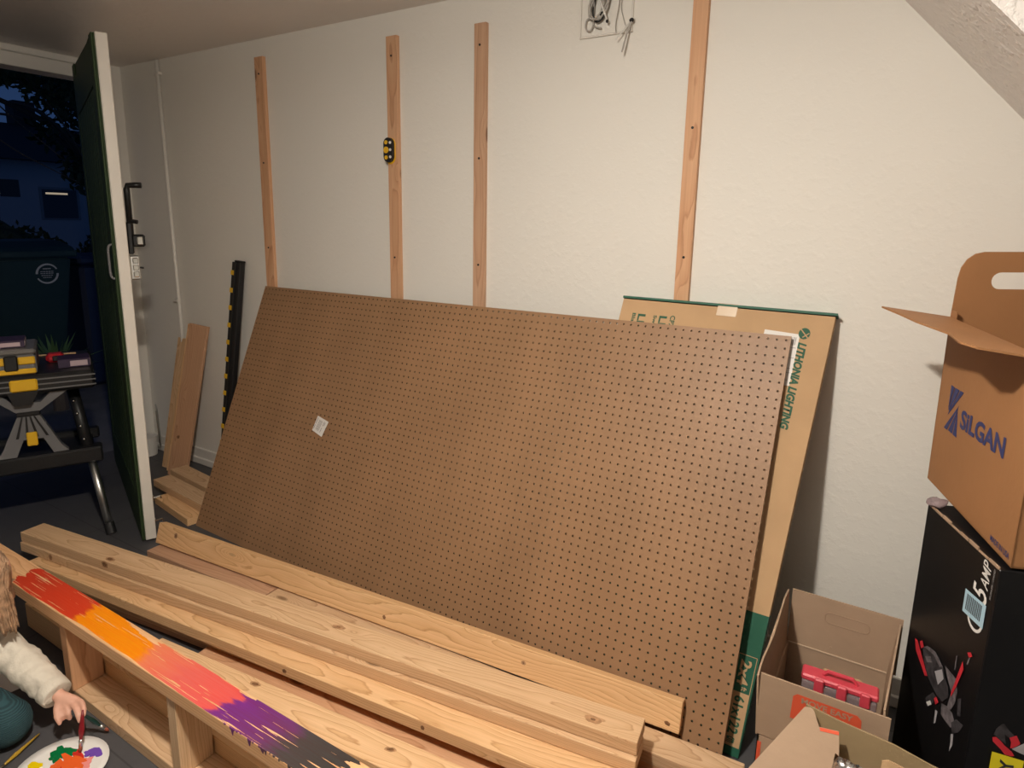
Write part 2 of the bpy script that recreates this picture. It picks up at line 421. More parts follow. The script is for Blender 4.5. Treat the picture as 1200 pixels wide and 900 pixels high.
# ---------------------------------------------------------------- wall battens
BAT = [((0.030, 2.158), 0.060, 'leftmost wooden batten screwed to the wall, above the left end of the pegboard'),
       ((0.850, 2.146), 0.056, 'second wooden batten from the left, with the black and yellow gadget on it'),
       ((1.281, 2.136), 0.052, 'third wooden batten from the left, above the middle of the pegboard'),
       ((2.088, 2.20), 0.048, 'rightmost wooden batten, running up beside the light box and past the top of the photo')]
for (x, zt), w, lab in BAT:
    z0 = 0.30
    M = frame((x, -0.0095, (z0 + zt) / 2), (0.0, 0, 1), (1, 0, 0))
    L = zt - z0
    t = thing('wall_batten', lab, 'batten', group='wooden battens on the back wall', M=M)
    obj('strip', bx((-L / 2, -w / 2, -0.0095), (L / 2, w / 2, 0.0095), 0.0012), M_BATT, t, M)
    for k in range(5):
        zz = zt - 0.075 - k * 0.40
        if zz < 1.0: break
        bm = bmesh.new(); add_cyl(bm, (x, -0.0193, zz), (x, -0.0215, zz), 0.0045, 0.004, 12)
        obj('screw', bm, M_BLKM, t)

# small black/yellow stud finder held on the second batten
t = thing('stud_finder', 'small black and yellow stud finder stuck to the second batten', 'stud finder', (0.842, -0.022, 1.705))
cx, cz = 0.838, 1.708
def stadium(cx, cz, w, h, y, n=8):
    r = w / 2; P = []
    for s, c0 in ((1, cz + h / 2 - r), (-1, cz - h / 2 + r)):
        for i in range(n + 1):
            a = PI * i / n
            P.append((cx + math.cos(a) * r * s, y, c0 + math.sin(a) * r * s))
    return P
bm = bmesh.new(); add_poly(bm, stadium(cx, cz, 0.048, 0.098, -0.021), 0.016, (0, -1, 0)); obj('body', bm, M_BLK, t)
bm = bmesh.new(); add_poly(bm, stadium(cx + 0.001, cz - 0.003, 0.052, 0.105, -0.0195), 0.004, (0, -1, 0)); obj('rim', bm, M_YEL, t)
for dz, r in ((0.0, 0.013), (0.030, 0.008), (-0.030, 0.008)):
    bm = bmesh.new(); add_cyl(bm, (cx - 0.008, -0.037, cz + dz), (cx - 0.008, -0.040, cz + dz), r, n=20); obj('button', bm, M_YEL, t)
for dz in (0.028, 0.0, -0.028):
    bm = bmesh.new(); add_cyl(bm, (cx + 0.014, -0.037, cz + dz), (cx + 0.014, -0.0395, cz + dz), 0.0055, n=14); obj('lens', bm, M_WHITE, t)

# recessed cable plate with a bundle of wires at the top of the wall
t = thing('wall_plate', 'square pale plate on the wall at the top edge holding the cable bundle', 'wall plate', (1.77, 0, 2.13))
bm = bmesh.new()
add_box(bm, (1.684, -0.006, 2.037), (1.864, 0.0, 2.222), 0.003)
obj('plate', bm, M_WALL, t)
bm = bmesh.new()
for a, b in (((1.680, 2.033), (1.868, 2.038)), ((1.680, 2.221), (1.868, 2.226)), ((1.680, 2.033), (1.684, 2.226)), ((1.864, 2.033), (1.868, 2.226))):
    add_box(bm, (a[0], -0.009, a[1]), (b[0], 0.0, b[1]), 0.0015)
obj('edge_strip', bm, M_TRIM, t)
t = thing('cable_coil', 'coiled bundle of grey and white wires hanging on the wall plate', 'cable', (1.76, -0.02, 2.15))
def loop(cx, cz, rx, rz, y, a0, a1, n=20, tilt=0.0):
    return [(cx + rx * math.cos(a0 + (a1 - a0) * i / n) + tilt * math.sin(a0 + (a1 - a0) * i / n) * rz, y - 0.003 * math.sin(i * 1.3), cz + rz * math.sin(a0 + (a1 - a0) * i / n)) for i in range(n + 1)]
for k, (c, z, rx, rz, y) in enumerate(((1.752, 2.125, .028, .045, -.018), (1.756, 2.13, .034, .050, -.026), (1.749, 2.12, .024, .040, -.034), (1.758, 2.118, .030, .038, -.030), (1.762, 2.13, .026, .056, -.022))):
    obj('coil', tube(loop(c, z, rx, rz, y, 0.3 * k, 0.3 * k + 2 * PI, 28, 0.2), 0.0032, 8), M_CABLE if k % 2 else M_BLKM if k == 4 else M_CABLE, t, smooth=True)
obj('loose_end', tube(smooth_path([(1.737, -.02, 2.16), (1.735, -.022, 2.10), (1.733, -.02, 2.065), (1.722, -.02, 2.05), (1.707, -.02, 2.062), (1.712, -.02, 2.087), (1.730, -.02, 2.083), (1.741, -.02, 2.062), (1.765, -.02, 2.054)]), 0.0024, 8), M_CABLE, t, smooth=True)
obj('loose_end', tube(smooth_path([(1.745, -.04, 2.17), (1.768, -.04, 2.125), (1.790, -.035, 2.072)]), 0.0032, 8), M_CABLEW, t, smooth=True)
obj('loose_end', tube(smooth_path([(1.80, -.03, 2.15), (1.780, -.036, 2.105), (1.785, -.034, 2.08)]), 0.0026, 8), M_CABLE, t, smooth=True)
obj('connector', bx((1.762, -.034, 2.089), (1.776, -.02, 2.10), .001), M_BLKM, t)
obj('connector', bx((1.786, -.036, 2.064), (1.793, -.028, 2.074), .001), M_BLKM, t)
t = thing('cable_ties', 'loose wire ends knotted and dangling from the corner of the wall plate', 'wire', (1.86, -0.02, 2.07))
obj('wire', tube(smooth_path([(1.832, -.015, 2.16), (1.829, -.015, 2.11), (1.840, -.015, 2.07), (1.847, -.015, 2.052)]), 0.0016, 6), M_CABLE, t)
obj('wire', tube(smooth_path([(1.825, -.015, 2.16), (1.820, -.015, 2.11), (1.812, -.015, 2.06), (1.815, -.015, 2.035)]), 0.0016, 6), M_CABLE, t)
obj('wire', tube(smooth_path([(1.875, -.02, 2.072), (1.850, -.022, 2.045), (1.822, -.03, 2.010)]), 0.0024, 6), M_CABLEW, t)
obj('wire', tube(smooth_path([(1.873, -.02, 2.068), (1.860, -.028, 2.030), (1.848, -.036, 1.968)]), 0.0032, 6), M_CABLE, t)
bm = bmesh.new(); ellipsoid(bm, (1.869, -.02, 2.064), (.008, .007, .007)); obj('knot', bm, M_BLKM, t, smooth=True)

# ---------------------------------------------------------------- lumber
def board(label, Lp, Rp, w, th, top_z, m=None, name='lumber_board', group=None, cat='board', tilt=0.0):
    """Lp/Rp: (x, y) of the front top edge at the left/right end; w goes back towards the wall, th downwards"""
    a = V((Lp[0], Lp[1], top_z)); b = V((Rp[0], Rp[1], top_z))
    X = (b - a).normalized(); Yd = V((-X.y, X.x, 0))
    c = (a + b) / 2 + Yd * (w / 2) - V((0, 0, th / 2)); L = (b - a).length
    M = frame(c, X, Yd)
    M = M @ Matrix.Rotation(tilt, 4, 'X')
    o = obj(name, bx((-L / 2, -w / 2, -th / 2), (L / 2, w / 2, th / 2), 0.0028, seg=2), m or M_WOOD, None, M)
    return tag(o, label, cat, group)
T = 0.0370; W4 = 0.089
G1 = 'two-by-four boards in the main stack'
board('top board of the long lumber stack, with a big knot near its left end', (-.155, -1.113), (2.288, -.776), W4, T, .190, group=G1)
board('board directly under the top one of the long lumber stack', (-.150, -1.120), (2.292, -.792), W4, T, .1515, group=G1)
board('third board down in the long lumber stack, set out towards the painted frame', (-.041, -1.141), (2.40, -.866), W4, T, .1130, group=G1)
board('fourth board down in the long lumber stack, under the set-out board', (-.010, -1.126), (2.44, -.805), W4, T, .0755, group=G1)
board('bottom board of the long lumber stack, resting on the floor', (.030, -1.105), (2.47, -.775), W4, T, .038, M_WOODR, group=G1)
board('reddish board lying on the floor in the shadow before the long stack', (.90, -1.062), (2.56, -.880), .070, T, .038, M_WOODR, group='boards on the floor')
board('short flat board at the foot of the open door, topmost of two', (.176, -.808), (.850, -.761), .093, T, .0722, M_WOODR, group='flat boards along the pegboard')
board('flat board along the pegboard with its right end by the light carton', (.856, -.760), (2.510, -.645), .083, T, .0722, group='flat boards along the pegboard')
board('long board on the floor under the flat boards along the pegboard', (.17, -.806), (2.44, -.648), .088, 0.0350, .0352, M_WOODR, group='flat boards along the pegboard')
ga, gb = V((.156, -.735, .162)), V((2.330, -.541, .156)); gx = (gb - ga).normalized(); gk = V((-gx.y, gx.x, 0)); ga_ = math.radians(18)
gd = V((0, 0, -1)) * math.cos(ga_) - gk * math.sin(ga_)
Mg_ = frame(ga, gx, -gd)
gs = 1 if (Mg_.col[2].to_3d()).dot(gk) > 0 else -1
o = obj('edge_board', bx((0, -.084, min(0, gs * .034)), ((gb - ga).length, 0, max(0, gs * .034)), .0028, seg=2), M_WOOD, None, Mg_)
tag(o, 'board standing on its edge, tipped back against the foot of the pegboard', 'board')
G2 = 'boards on the floor behind the painted frame'
board('top board just behind the painted frame, split by a long crack', (.899, -1.235), (2.45, -1.063), W4, T, .1515, group=G2)
board('second board down behind the painted frame, under the cracked one', (.96, -1.205), (2.46, -1.045), W4, T, .1135, group=G2)
board('third board down behind the painted frame', (.98, -1.205), (2.47, -1.05), W4, T, .0755, group=G2)
board('bottom flat board behind the painted frame, on the floor', (.93, -1.207), (2.50, -1.05), W4, T, .038, group=G2)
board('board on its edge on the floor behind the painted frame, left end beside the child', (.22, -1.256), (2.52, -1.2505), .036, .0885, .0895, name='edge_board')
# cracks on the split board are part of its grain

# pile at the left, half under the pegboard
G3 = 'boards piled on the floor in the back corner'
board('rear upper board of the corner pile, nearest the baseboard', (-.577, -.266), (.30, -.352), .089, T, .0760, group=G3, name='piled_board')
board('front upper board of the corner pile, between the door and the pegboard', (-.515, -.392), (.08, -.448), .089, T, .0760, group=G3, name='piled_board')
board('front lower board of the corner pile, on the floor beside the door edge', (-.385, -.462), (-.02, -.515), .089, T, .038, group=G3, name='piled_board')
board('rear lower board of the corner pile, under the other rear board', (-.56, -.278), (.30, -.362), .089, T, .038, group=G3, name='piled_board')

# three boards leaning in the corner
G4 = 'boards leaning upright in the corner'
def lean(label, b0, b1, t0, th, m=None):
    """b0,b1: bottom front left/right corners, t0: top front left corner"""
    b0, b1, t0 = V(b0), V(b1), V(t0)
    X = (t0 - b0); L = X.length; X.normalize(); w = (b1 - b0).length
    M = frame(b0, X, (b1 - b0))
    o = obj('leaning_board', bx((0, 0, -th if M.col[2][1] < 0 else 0), (L, w, 0 if M.col[2][1] < 0 else th), 0.002), m or M_WOODR, None, M)
    return tag(o, label, 'board', G4)
lean('widest and frontmost board leaning in the corner, reddish with a dark knot', (-.700, -.215, .003), (-.575, -.185, .003), (-.648, -.045, .846), .019)
lean('middle board leaning in the corner, showing as a thin strip left of the front one', (-.757, -.188, .003), (-.640, -.160, .003), (-.700, -.022, .835), .015, M_WOOD)
lean('shortest board leaning in the corner, furthest left', (-.835, -.168, .003), (-.755, -.160, .003), (-.812, -.020, .745), .017, M_WOOD)

# knots showing on the boards
M_KNOT = mat('knot_wood', (.20, .095, .04), .5, var=.45, vscale=140); M_KNOTR = mat('knot_ring', (.42, .23, .115), .55, var=.3, vscale=90)
def knot(name, face, p, rx, ry, inner=.62, skew=0.0):
    """flat knot let into the top ('t') or front ('f') face of a board"""
    o = D.objects[name]; M = WM[name]; X = M.col[0].to_3d().normalized()
    ax = [M.col[1].to_3d().normalized(), M.col[2].to_3d().normalized()]
    want = V((0, 0, 1)) if face == 't' else V((0, -1, 0))
    nrm = max([a * s_ for a in ax for s_ in (1, -1)], key=lambda a: a.dot(want)); Y = nrm.cross(X)
    # drop the point on the face plane
    me = o.data; top = max((M @ v.co).dot(nrm) for v in me.vertices)
    p = V(p); p = p + nrm * (top - p.dot(nrm))
    rnd = random.Random(int(p.x * 1000)); ph = rnd.random() * 6
    for k, (f, h, m_) in enumerate(((1.0, .0004, M_KNOTR), (inner, .0007, M_KNOT))):
        bm = bmesh.new(); P = []
        for i_ in range(18):
            a = 2 * PI * i_ / 18; q_ = 1 + .13 * math.sin(2 * a + ph) + .07 * math.sin(5 * a)
            P.append(p - nrm * .0006 + X * (rx * f * q_ * math.cos(a) + skew * ry * math.sin(a)) + Y * ry * f * q_ * math.sin(a))
        add_poly(bm, P, .0006 + h, nrm); bm2 = bm
        inv = M.inverted(); bmesh.ops.transform(bm2, matrix=inv, verts=bm2.verts)
        ob = obj('knot', bm2, m_, o if k == 0 else kn_, M)
        if k == 0: kn_ = ob
for a_ in (('lumber_board', 't', (.350, -1.026, .19), .022, .012), ('lumber_board', 'f', (.345, -1.044, .176), .020, .012), ('lumber_board', 't', (2.165, -.765, .19), .020, .014, .3), ('lumber_board', 't', (1.345, -.852, .19), .022, .010, .3),
           ('lumber_board.002', 'f', (1.262, -.994, .094), .008, .008, .8), ('lumber_board.002', 'f', (1.750, -.94, .094), .007, .006, .9), ('lumber_board.001', 'f', (.040, -1.095, .133), .010, .015, .7),
           ('lumber_board.009', 't', (1.300, -1.120, .15), .016, .009, .6, .4), ('lumber_board.009', 't', (1.770, -1.085, .15), .014, .008, .6, .4),
           ('edge_board', 'f', (1.340, -.65, .108), .007, .006, .9), ('edge_board', 'f', (2.298, -.565, .094), .008, .006, .9), ('edge_board', 'f', (.27, -.73, .132), .012, .010, .5), ('edge_board', 'f', (1.86, -.60, .118), .009, .005, .4),
           ('leaning_board', 'f', (-.648, -.163, .217), .012, .010, .8)):
    knot(*a_)

# ---------------------------------------------------------------- painted frame (ladder-like 2x4 wall frame)
t = thing('wall_frame', 'ladder-like wooden frame whose top plate a child has painted in bright colours', 'wooden frame', (1.36, -1.30, 0))
L0, L1 = .12, 2.60
Mp = frame(((L0 + L1) / 2, -1.310, .285), (1, 0.0075, 0), (0, 1, 0))
o = obj('top_plate', bx((-(L1 - L0) / 2, -.0445, -.019), ((L1 - L0) / 2, .0445, .019), .0025, seg=2), M_WOODP, t, Mp)
o['label'] = 'top plate painted red, orange, coral, purple and black'
LB0 = .715
Mb = frame(((LB0 + L1) / 2, -1.298, .019), (1, 0.0, 0), (0, 1, 0))
obj('bottom_plate', bx((-(L1 - LB0) / 2, -.0445, -.019), ((L1 - LB0) / 2, .0445, .019), .0025, seg=2), M_WOOD, t, Mb)
for x in (.717, 1.269, 1.86, 2.42):
    Ms = frame((x + .019, -1.303, .152), (0, 0, 1), (0, 1, 0))
    obj('stud', bx((-.1135, -.0445, -.019), (.1135, .0445, .019), .002), M_WOOD if x != .717 else M_WOODR, t, Ms)

# ---------------------------------------------------------------- pegboard
PO = V((0, -.0268, 1.0932)); PU = V((1.0, -.028, .009)).normalized(); PV = V((-.002, -.387, -.922)); PV = (PV - PU * PV.dot(PU)).normalized()
PN = PU.cross(PV).normalized()
if PN.y > 0: PN = -PN
t = thing('pegboard', 'large brown perforated hardboard sheet leaning lengthwise against the wall', 'pegboard', (1.2, -.5, 0))
NC, NR = 96, 46
CW = 2.446 / NC; CH = .0254
Mg = frame(PO, PU, -PV)           # local y goes up the sheet, z = normal
bm = bmesh.new()
hr = .0032; K = 8
dz = (.0, -.0060)
vf = {}
def gv(i, j, s):
    k = (i, j, s)
    if k not in vf: vf[k] = bm.verts.new((i * CW, -j * CH - (.0008 if j else 0), dz[s]))
    return vf[k]
for j in range(NR):
    for i in range(NC):
        cxx, cyy = (i + .5) * CW, -(j + .5) * CH - .0008
        hs = []
        for s in (0, 1):
            hs.append([bm.verts.new((cxx + hr * math.cos(PI / 4 + 2 * PI * k / K), cyy + hr * math.sin(PI / 4 + 2 * PI * k / K), dz[s])) for k in range(K)])
        # corners in the same angular order: 45, 135, 225, 315 degrees
        for s in (0, 1):
            cs = [gv(i + 1, j, s), gv(i, j, s), gv(i, j + 1, s), gv(i + 1, j + 1, s)]
            for q in range(4):
                h0, h1, h2 = hs[s][2 * q], hs[s][2 * q + 1], hs[s][(2 * q + 2) % K]
                f = [cs[q], cs[(q + 1) % 4], h2, h1, h0]
                if s: f.reverse()
                bm.faces.new(f)
        for k in range(K):
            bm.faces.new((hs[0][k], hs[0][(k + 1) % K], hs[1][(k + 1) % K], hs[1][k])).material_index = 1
for k_, v_ in list(vf.items()):
    if k_[1] == NR: v_.co.y -= .017
for i in range(NC):
    bm.faces.new((gv(i, 0, 0), gv(i + 1, 0, 0), gv(i + 1, 0, 1), gv(i, 0, 1)))
    bm.faces.new((gv(i, NR, 0), gv(i, NR, 1), gv(i + 1, NR, 1), gv(i + 1, NR, 0)))
for j in range(NR):
    bm.faces.new((gv(0, j, 0), gv(0, j, 1), gv(0, j + 1, 1), gv(0, j + 1, 0)))
    bm.faces.new((gv(NC, j, 0), gv(NC, j + 1, 0), gv(NC, j + 1, 1), gv(NC, j, 1)))
bmesh.ops.recalc_face_normals(bm, faces=bm.faces)
obj('sheet', bm, [M_PEG, mat('hole_shade', (.045, .022, .012), .9)], t, Mg)  # hole walls coloured near black: shade inside the holes is painted in
def peg(u, v): return PO + PU * u + PV * v + PN * 0.0006
bm = bmesh.new()
add_poly(bm, [peg(.610, .553), peg(.683, .568), peg(.665, .636), peg(.598, .619)], .0006, PN)
st = obj('sticker', bm, M_WHITE, t); st['label'] = 'small white barcode sticker'
e1 = (peg(.683, .568) - peg(.610, .553)).normalized(); e2 = (peg(.665, .636) - peg(.683, .568)).normalized()
o0 = peg(.610, .553) + PN * .0012
bm = bmesh.new()
for k in range(17):
    a = o0 + e2 * (.010 + k * .0028) + e1 * .020
    w = .0006 + .0012 * ((k * 7) % 3) / 2
    add_poly(bm, [a, a + e1 * .024, a + e1 * .024 + e2 * w, a + e2 * w], .0002, PN)
for k, (a, b, x) in enumerate(((.008, .030, .052), (.036, .058, .052), (.010, .025, .059), (.006, .034, .008), (.038, .058, .008))):
    q = o0 + e2 * a + e1 * x
    add_poly(bm, [q, q + e2 * (b - a), q + e2 * (b - a) + e1 * .003, q + e1 * .003], .0002, PN)
obj('barcode', bm, M_GREYINK, st)

# ---------------------------------------------------------------- tall light-fitting carton behind the pegboard
TL = V((1.901, -.045, 1.179)); TR = V((2.562, -.045, 1.176)); BR = V((2.486, -.480, .002))
U = (TR - TL).normalized(); Vd = (BR - TR).normalized(); LV = (BR - TR).length
Nn = U.cross(Vd).normalized()
if Nn.y > 0: Nn = -Nn
BT = .040
t = thing('fixture_carton', 'tall flat tan and green carton leaning behind the right end of the pegboard', 'box', (2.2, -.4, 0))
def lb(u, v, h=0.0): return TL + U * u + Vd * v + Nn * h
bm = bmesh.new()
vs = {}
for k, h in ((0, -BT), (1, 0)):
    for i, u in enumerate((0, .648)):
        for j, v in enumerate((0, .865, LV - .002)):
            vs[i, j, k] = bm.verts.new(lb(u, v, h))
def q(a, mi):
    f = bm.faces.new([vs[x] for x in a]); f.material_index = mi
for j, mi in ((0, 0), (1, 1)):
    q(((0, j, 1), (1, j, 1), (1, j + 1, 1), (0, j + 1, 1)), mi); q(((0, j, 0), (0, j + 1, 0), (1, j + 1, 0), (1, j, 0)), mi)
    q(((0, j, 0), (0, j, 1), (0, j + 1, 1), (0, j + 1, 0)), mi); q(((1, j, 0), (1, j + 1, 0), (1, j + 1, 1), (1, j, 1)), 0 if j == 0 else 1)
q(((0, 0, 0), (1, 0, 0), (1, 0, 1), (0, 0, 1)), 1); q(((0, 2, 0), (0, 2, 1), (1, 2, 1), (1, 2, 0)), 1)
bmesh.ops.recalc_face_normals(bm, faces=bm.faces)
obj('carton_body', bm, [M_CARD, M_GREEN], t)
bm = bmesh.new()
add_poly(bm, [lb(-.003, -.003, .003), lb(.653, -.003, .003), lb(.653, -.003, -BT), lb(-.003, -.003, -BT)], .007, -Vd)
obj('end_flap', bm, M_GREEN, t)
bm = bmesh.new()
add_poly(bm, [lb(.315, -.012, .001), lb(.375, -.012, .001), lb(.375, .028, .001), lb(.315, .028, .001)], .0006, Nn)
obj('tape', bm, M_TAPE, t)
# shipping label
bm = bmesh.new(); add_poly(bm, [lb(.467, .057, .0005), lb(.566, .062, .0005), lb(.568, .217, .0005), lb(.467, .217, .0005)], .0006, Nn)
sl_ = obj('shipping_label', bm, M_WHITE, t); sl_['label'] = 'white shipping label with barcode'
bm = bmesh.new()
for k in range(9):
    u = .530 + k * .0034
    add_poly(bm, [lb(u, .072, .0012), lb(u + .0018, .072, .0012), lb(u + .0018, .095, .0012), lb(u, .095, .0012)], .0002, Nn)
for v, a, b in ((.103, .53, .563), (.133, .528, .563), (.165, .535, .56), (.178, .545, .562), (.200, .53, .56)):
    add_poly(bm, [lb(a, v, .0012), lb(b, v, .0012), lb(b, v + .0015, .0012), lb(a, v + .0015, .0012)], .0002, Nn)
obj('barcode', bm, M_GREYINK, sl_)
# writing reads downwards: right = Vd, up = U
def down(name, s, u0, u1, v0, v1, m, bold=.02, shear=0.0, off=.0012):
    return text(name, s, lb(u0, v0, 0), Vd, U, v1 - v0, u1 - u0, m, t, off=off, bold=bold, shear=shear)
down('lettering', 'LITHONIA LIGHTING', .566, .590, .085, .345, M_GREENT, .05, .25)
down('lettering', 'LE', .137, .163, .047, .093, M_GREENT, .03)
down('lettering', 'LE', .064, .090, .047, .093, M_GREENT, .03)
down('lettering', 'Blanc', .044, .056, .046, .10, M_GREENT)
down('lettering', 'Switch', .117, .129, .047, .11, M_GREENT)
down('lettering', 'CPX', .173, .190, .043, .085, M_GREENT)
bm = bmesh.new()
c0 = lb(.577, .058, .0012)
add_poly(bm, [c0 + (U * math.cos(a) * .0155 + Vd * math.sin(a) * .017) for a in [2 * PI * i / 24 for i in range(24)]], .0003, Nn)
lg = obj('round_logo', bm, M_GREENT, t)
bm = bmesh.new()
for a, b in (((.566, .046), (.588, .070)), ((.574, .070), (.590, .056))):
    p, r = lb(*a, .0018), lb(*b, .0018); d = (r - p).normalized(); w = Nn.cross(d) * .0016
    add_poly(bm, [p - w, r - w, r + w, p + w], .0002, Nn)
obj('logo_lines', bm, M_CARD, lg)
# diamond handling mark
bm = bmesh.new()
dp = [(.545, .425), (.568, .426), (.560, .447), (.540, .448)]
dp = [(.548, .415), (.569, .434), (.553, .455), (.532, .436)]
for a, b in zip(dp, dp[1:] + dp[:1]):
    p, r = lb(*a, .0010), lb(*b, .0010); d = (r - p).normalized(); w = Nn.cross(d) * .0006
    add_poly(bm, [p - w, r - w, r + w, p + w], .0002, Nn)
obj('diamond_mark', bm, M_GREENT, t)
# size panel
M_TANP = M_CARD
bm = bmesh.new()
for a, b, w in (((.594, .983), (.642, .983), .001), ((.594, .983), (.598, 1.086), .001), ((.642, .983), (.642, 1.086), .001)):
    p, r = lb(*a, .0010), lb(*b, .0010); d = (r - p).normalized(); ww = Nn.cross(d) * w
    add_poly(bm, [p - ww, r - ww, r + ww, p + ww], .0002, Nn)
obj('panel_outline', bm, M_TANP, t)
bm = bmesh.new(); add_poly(bm, [lb(.597, 1.084, .0008), lb(.643, 1.084, .0008), lb(.645, 1.228, .0008), lb(.600, 1.228, .0008)], .0003, Nn)
obj('size_panel', bm, M_TANP, t)
down('lettering', '2x4', .603, .632, .996, 1.064, M_TANP, .03)
down('lettering', 'ft', .618, .632, 1.068, 1.079, M_TANP, .02)
down('lettering', '61x122', .606, .634, 1.094, 1.196, M_GREENT, .03, off=.0016)
down('lettering', 'cm', .608, .630, 1.204, 1.220, M_GREENT, .03, off=.0016)

# ---------------------------------------------------------------- black bar with yellow squares
t = thing('clamp_rack', 'tall black plastic bar with a row of yellow squares leaning on the wall', 'rack', (-.22, -.10, 0))
top = V((-.196, -.030, 1.20)); bot = V((-.285, -.145, 0.002)); X = (top - bot); Lr = X.length
Mr = frame(bot, X, (1, 0, 0))
obj('bar', bx((0, -.034, -.014), (Lr, .034, .014), .002), M_BLK, t, Mr)
sgn = -1 if Mr.col[2][1] > 0 else 1
bm = bmesh.new(); add_box(bm, (0, -.006, sgn * .014 - .006), (Lr, .004, sgn * .014 + .006), .001); obj('rib', bm, M_BLK, t, Mr)
bm = bmesh.new(); add_box(bm, (Lr, -.020, -.012), (Lr + .010, .036, .016), .003); obj('end_cap', bm, M_BLKM, t, Mr)
for k in range(13):
    x = Lr - .055 - k * .0905
    if x < .03: break
    bm = bmesh.new(); z = sgn * .0145
    add_box(bm, (x - .012, -.036, z - .0035), (x + .012, -.012, z + .0035), .002)
    obj('yellow_clip', bm, M_YEL, t, Mr)

# ---------------------------------------------------------------- corner utility bracket
t = thing('valve_bracket', 'small white metal bracket and pipe low on the wall behind the door', 'bracket', (-1.08, -.05, .15))
obj('wire_frame', tube([(-1.09, -.02, .02), (-1.085, -.03, .27), (-1.10, -.03, .30)], .004, 6), M_STEEL, t)
obj('wire_frame', tube([(-1.06, -.05, .27), (-1.05, -.05, .05), (-1.12, -.05, .05)], .004, 6), M_CHROME, t)
bm = bmesh.new(); add_cyl(bm, (-1.10, -.10, .0), (-1.10, -.10, .115), .052, .058, 20); obj('pipe_stub', bm, M_TRIM, t, smooth=False)

# ---------------------------------------------------------------- open carriage door
HJ = V((-1.120, -.247, 0)); FE = V((-.018, -.688, 0))
Dx = (FE - HJ); DL = Dx.length; Dx.normalize(); Dy = V((-Dx.y, Dx.x, 0))     # Dy points to the back wall
t = thing('garage_door_leaf', 'open side-hinged garage door leaf, dark green outside with a cream edge', 'door', (HJ.x, HJ.y, 0))
Md = frame(HJ, Dx, Dy)
def door_slab(y0, y1, x0, x1, z0, zh, zf, bev=.003):
    """slab whose top runs from zh at the hinge to zf at the free edge"""
    b = bx((x0, y0, z0), (x1, y1, 1.0), bev)
    for v in b.verts:
        if v.co.z > .5:
            v.co.z += (zh + (zf - zh) * v.co.x / DL) - 1.0
    return b
ZH, ZF = 2.190, 2.112
obj('core', door_slab(-.018, .024, 0, DL, .012, ZH, ZF), M_DOORE, t, Md)
# outer (camera-left) green face: frame of rails with vertical boards recessed
obj('outer_panel', door_slab(-.024, -.0185, .0, DL - .004, .014, ZH - .004, ZF - .004, .001), M_DOORG, t, Md)
bm = bmesh.new()
for x0, x1 in ((0.0, .12), (DL - .10, DL - .004)): 
    s = door_slab(-.032, -.0245, x0, x1, .014, ZH - .004, ZF - .004, .002); me = D.meshes.new('x'); s.to_mesh(me); s.free(); bm.from_mesh(me)
s = door_slab(-.032, -.0245, .12, DL - .10, .014, .22, .22, .002); me = D.meshes.new('x'); s.to_mesh(me); s.free(); bm.from_mesh(me)
for v in [v for v in bm.verts]: pass
obj('stile', bm, M_DOORG, t, Md)
s = bx((.12, -.032, 1.93), (DL - .10, -.0245, 2.108), .002); obj('rail', s, M_DOORG, t, Md)
nb = 10; wv = (DL - .22) / nb
for k in range(nb):
    x0 = .12 + k * wv
    obj('tongue_board', bx((x0 + .007, -.0300, .222), (x0 + wv - .007, -.0246, 1.928), .0035), M_DOORG, t, Md)
# pull handle outside, bolt, lock and hooks inside
obj('pull_handle', tube(smooth_path([(DL - .018, -.030, 1.17), (DL - .018, -.044, 1.182), (DL - .018, -.046, 1.24), (DL - .018, -.044, 1.298), (DL - .018, -.030, 1.31)]), .005, 8), M_GREY, t, Md, smooth=True)
bt = obj('cane_bolt', tube([(DL - .020, .040, 1.33), (DL - .020, .040, 1.53), (DL - .018, .044, 1.545), (DL - .004, .066, 1.547), (DL + .006, .090, 1.547)], .0115, 10), M_BLKM, t, Md, smooth=True)
obj('bolt_knob', tube([(DL - .020, .040, 1.405), (DL - .005, .066, 1.400)], .0085, 8), M_BLKM, bt, Md)
obj('latch_plate', bx((DL - .045, .024, 1.270), (DL - .002, .046, 1.400), .006), M_BLKM, t, Md)
lk = obj('latch_case', bx((DL - .040, .040, 1.300), (DL - .002, .088, 1.350), .006), M_BLKM, t, Md)
obj('latch_button', bx((DL - .004, .058, 1.308), (DL + .004, .078, 1.342), .003), M_CHROME, lk, Md)
lk = obj('lock_plate', bx((DL - .040, .024, 1.165), (DL - .004, .062, 1.265), .005), M_STEEL, t, Md)
for z in (1.180, 1.208, 1.236):
    obj('lock_button', bx((DL - .006, .034, z - .004), (DL + .003, .056, z + .020), .004), M_CHROME, lk, Md)
obj('lock_key', tube([(DL - .01, .060, 1.215), (DL - .008, .074, 1.213)], .004, 8), M_BLKM, lk, Md)
for z in (.085, .195):
    bm = bmesh.new(); add_tube(bm, [(DL - .02, .02, z), (DL - .02, .055, z + .004), (DL - .02, .058, z - .008)], .0035, 6); add_box(bm, (DL - .03, .022, z - .01), (DL - .01, .028, z + .012))
    obj('hook', bm, M_CHROME, t, Md)

# ---------------------------------------------------------------- right hand cartons
def quad_panel(name, P, th, nrm, m, parent):
    bm = bmesh.new(); add_poly(bm, P, th, nrm); return obj(name, bm, m, parent)
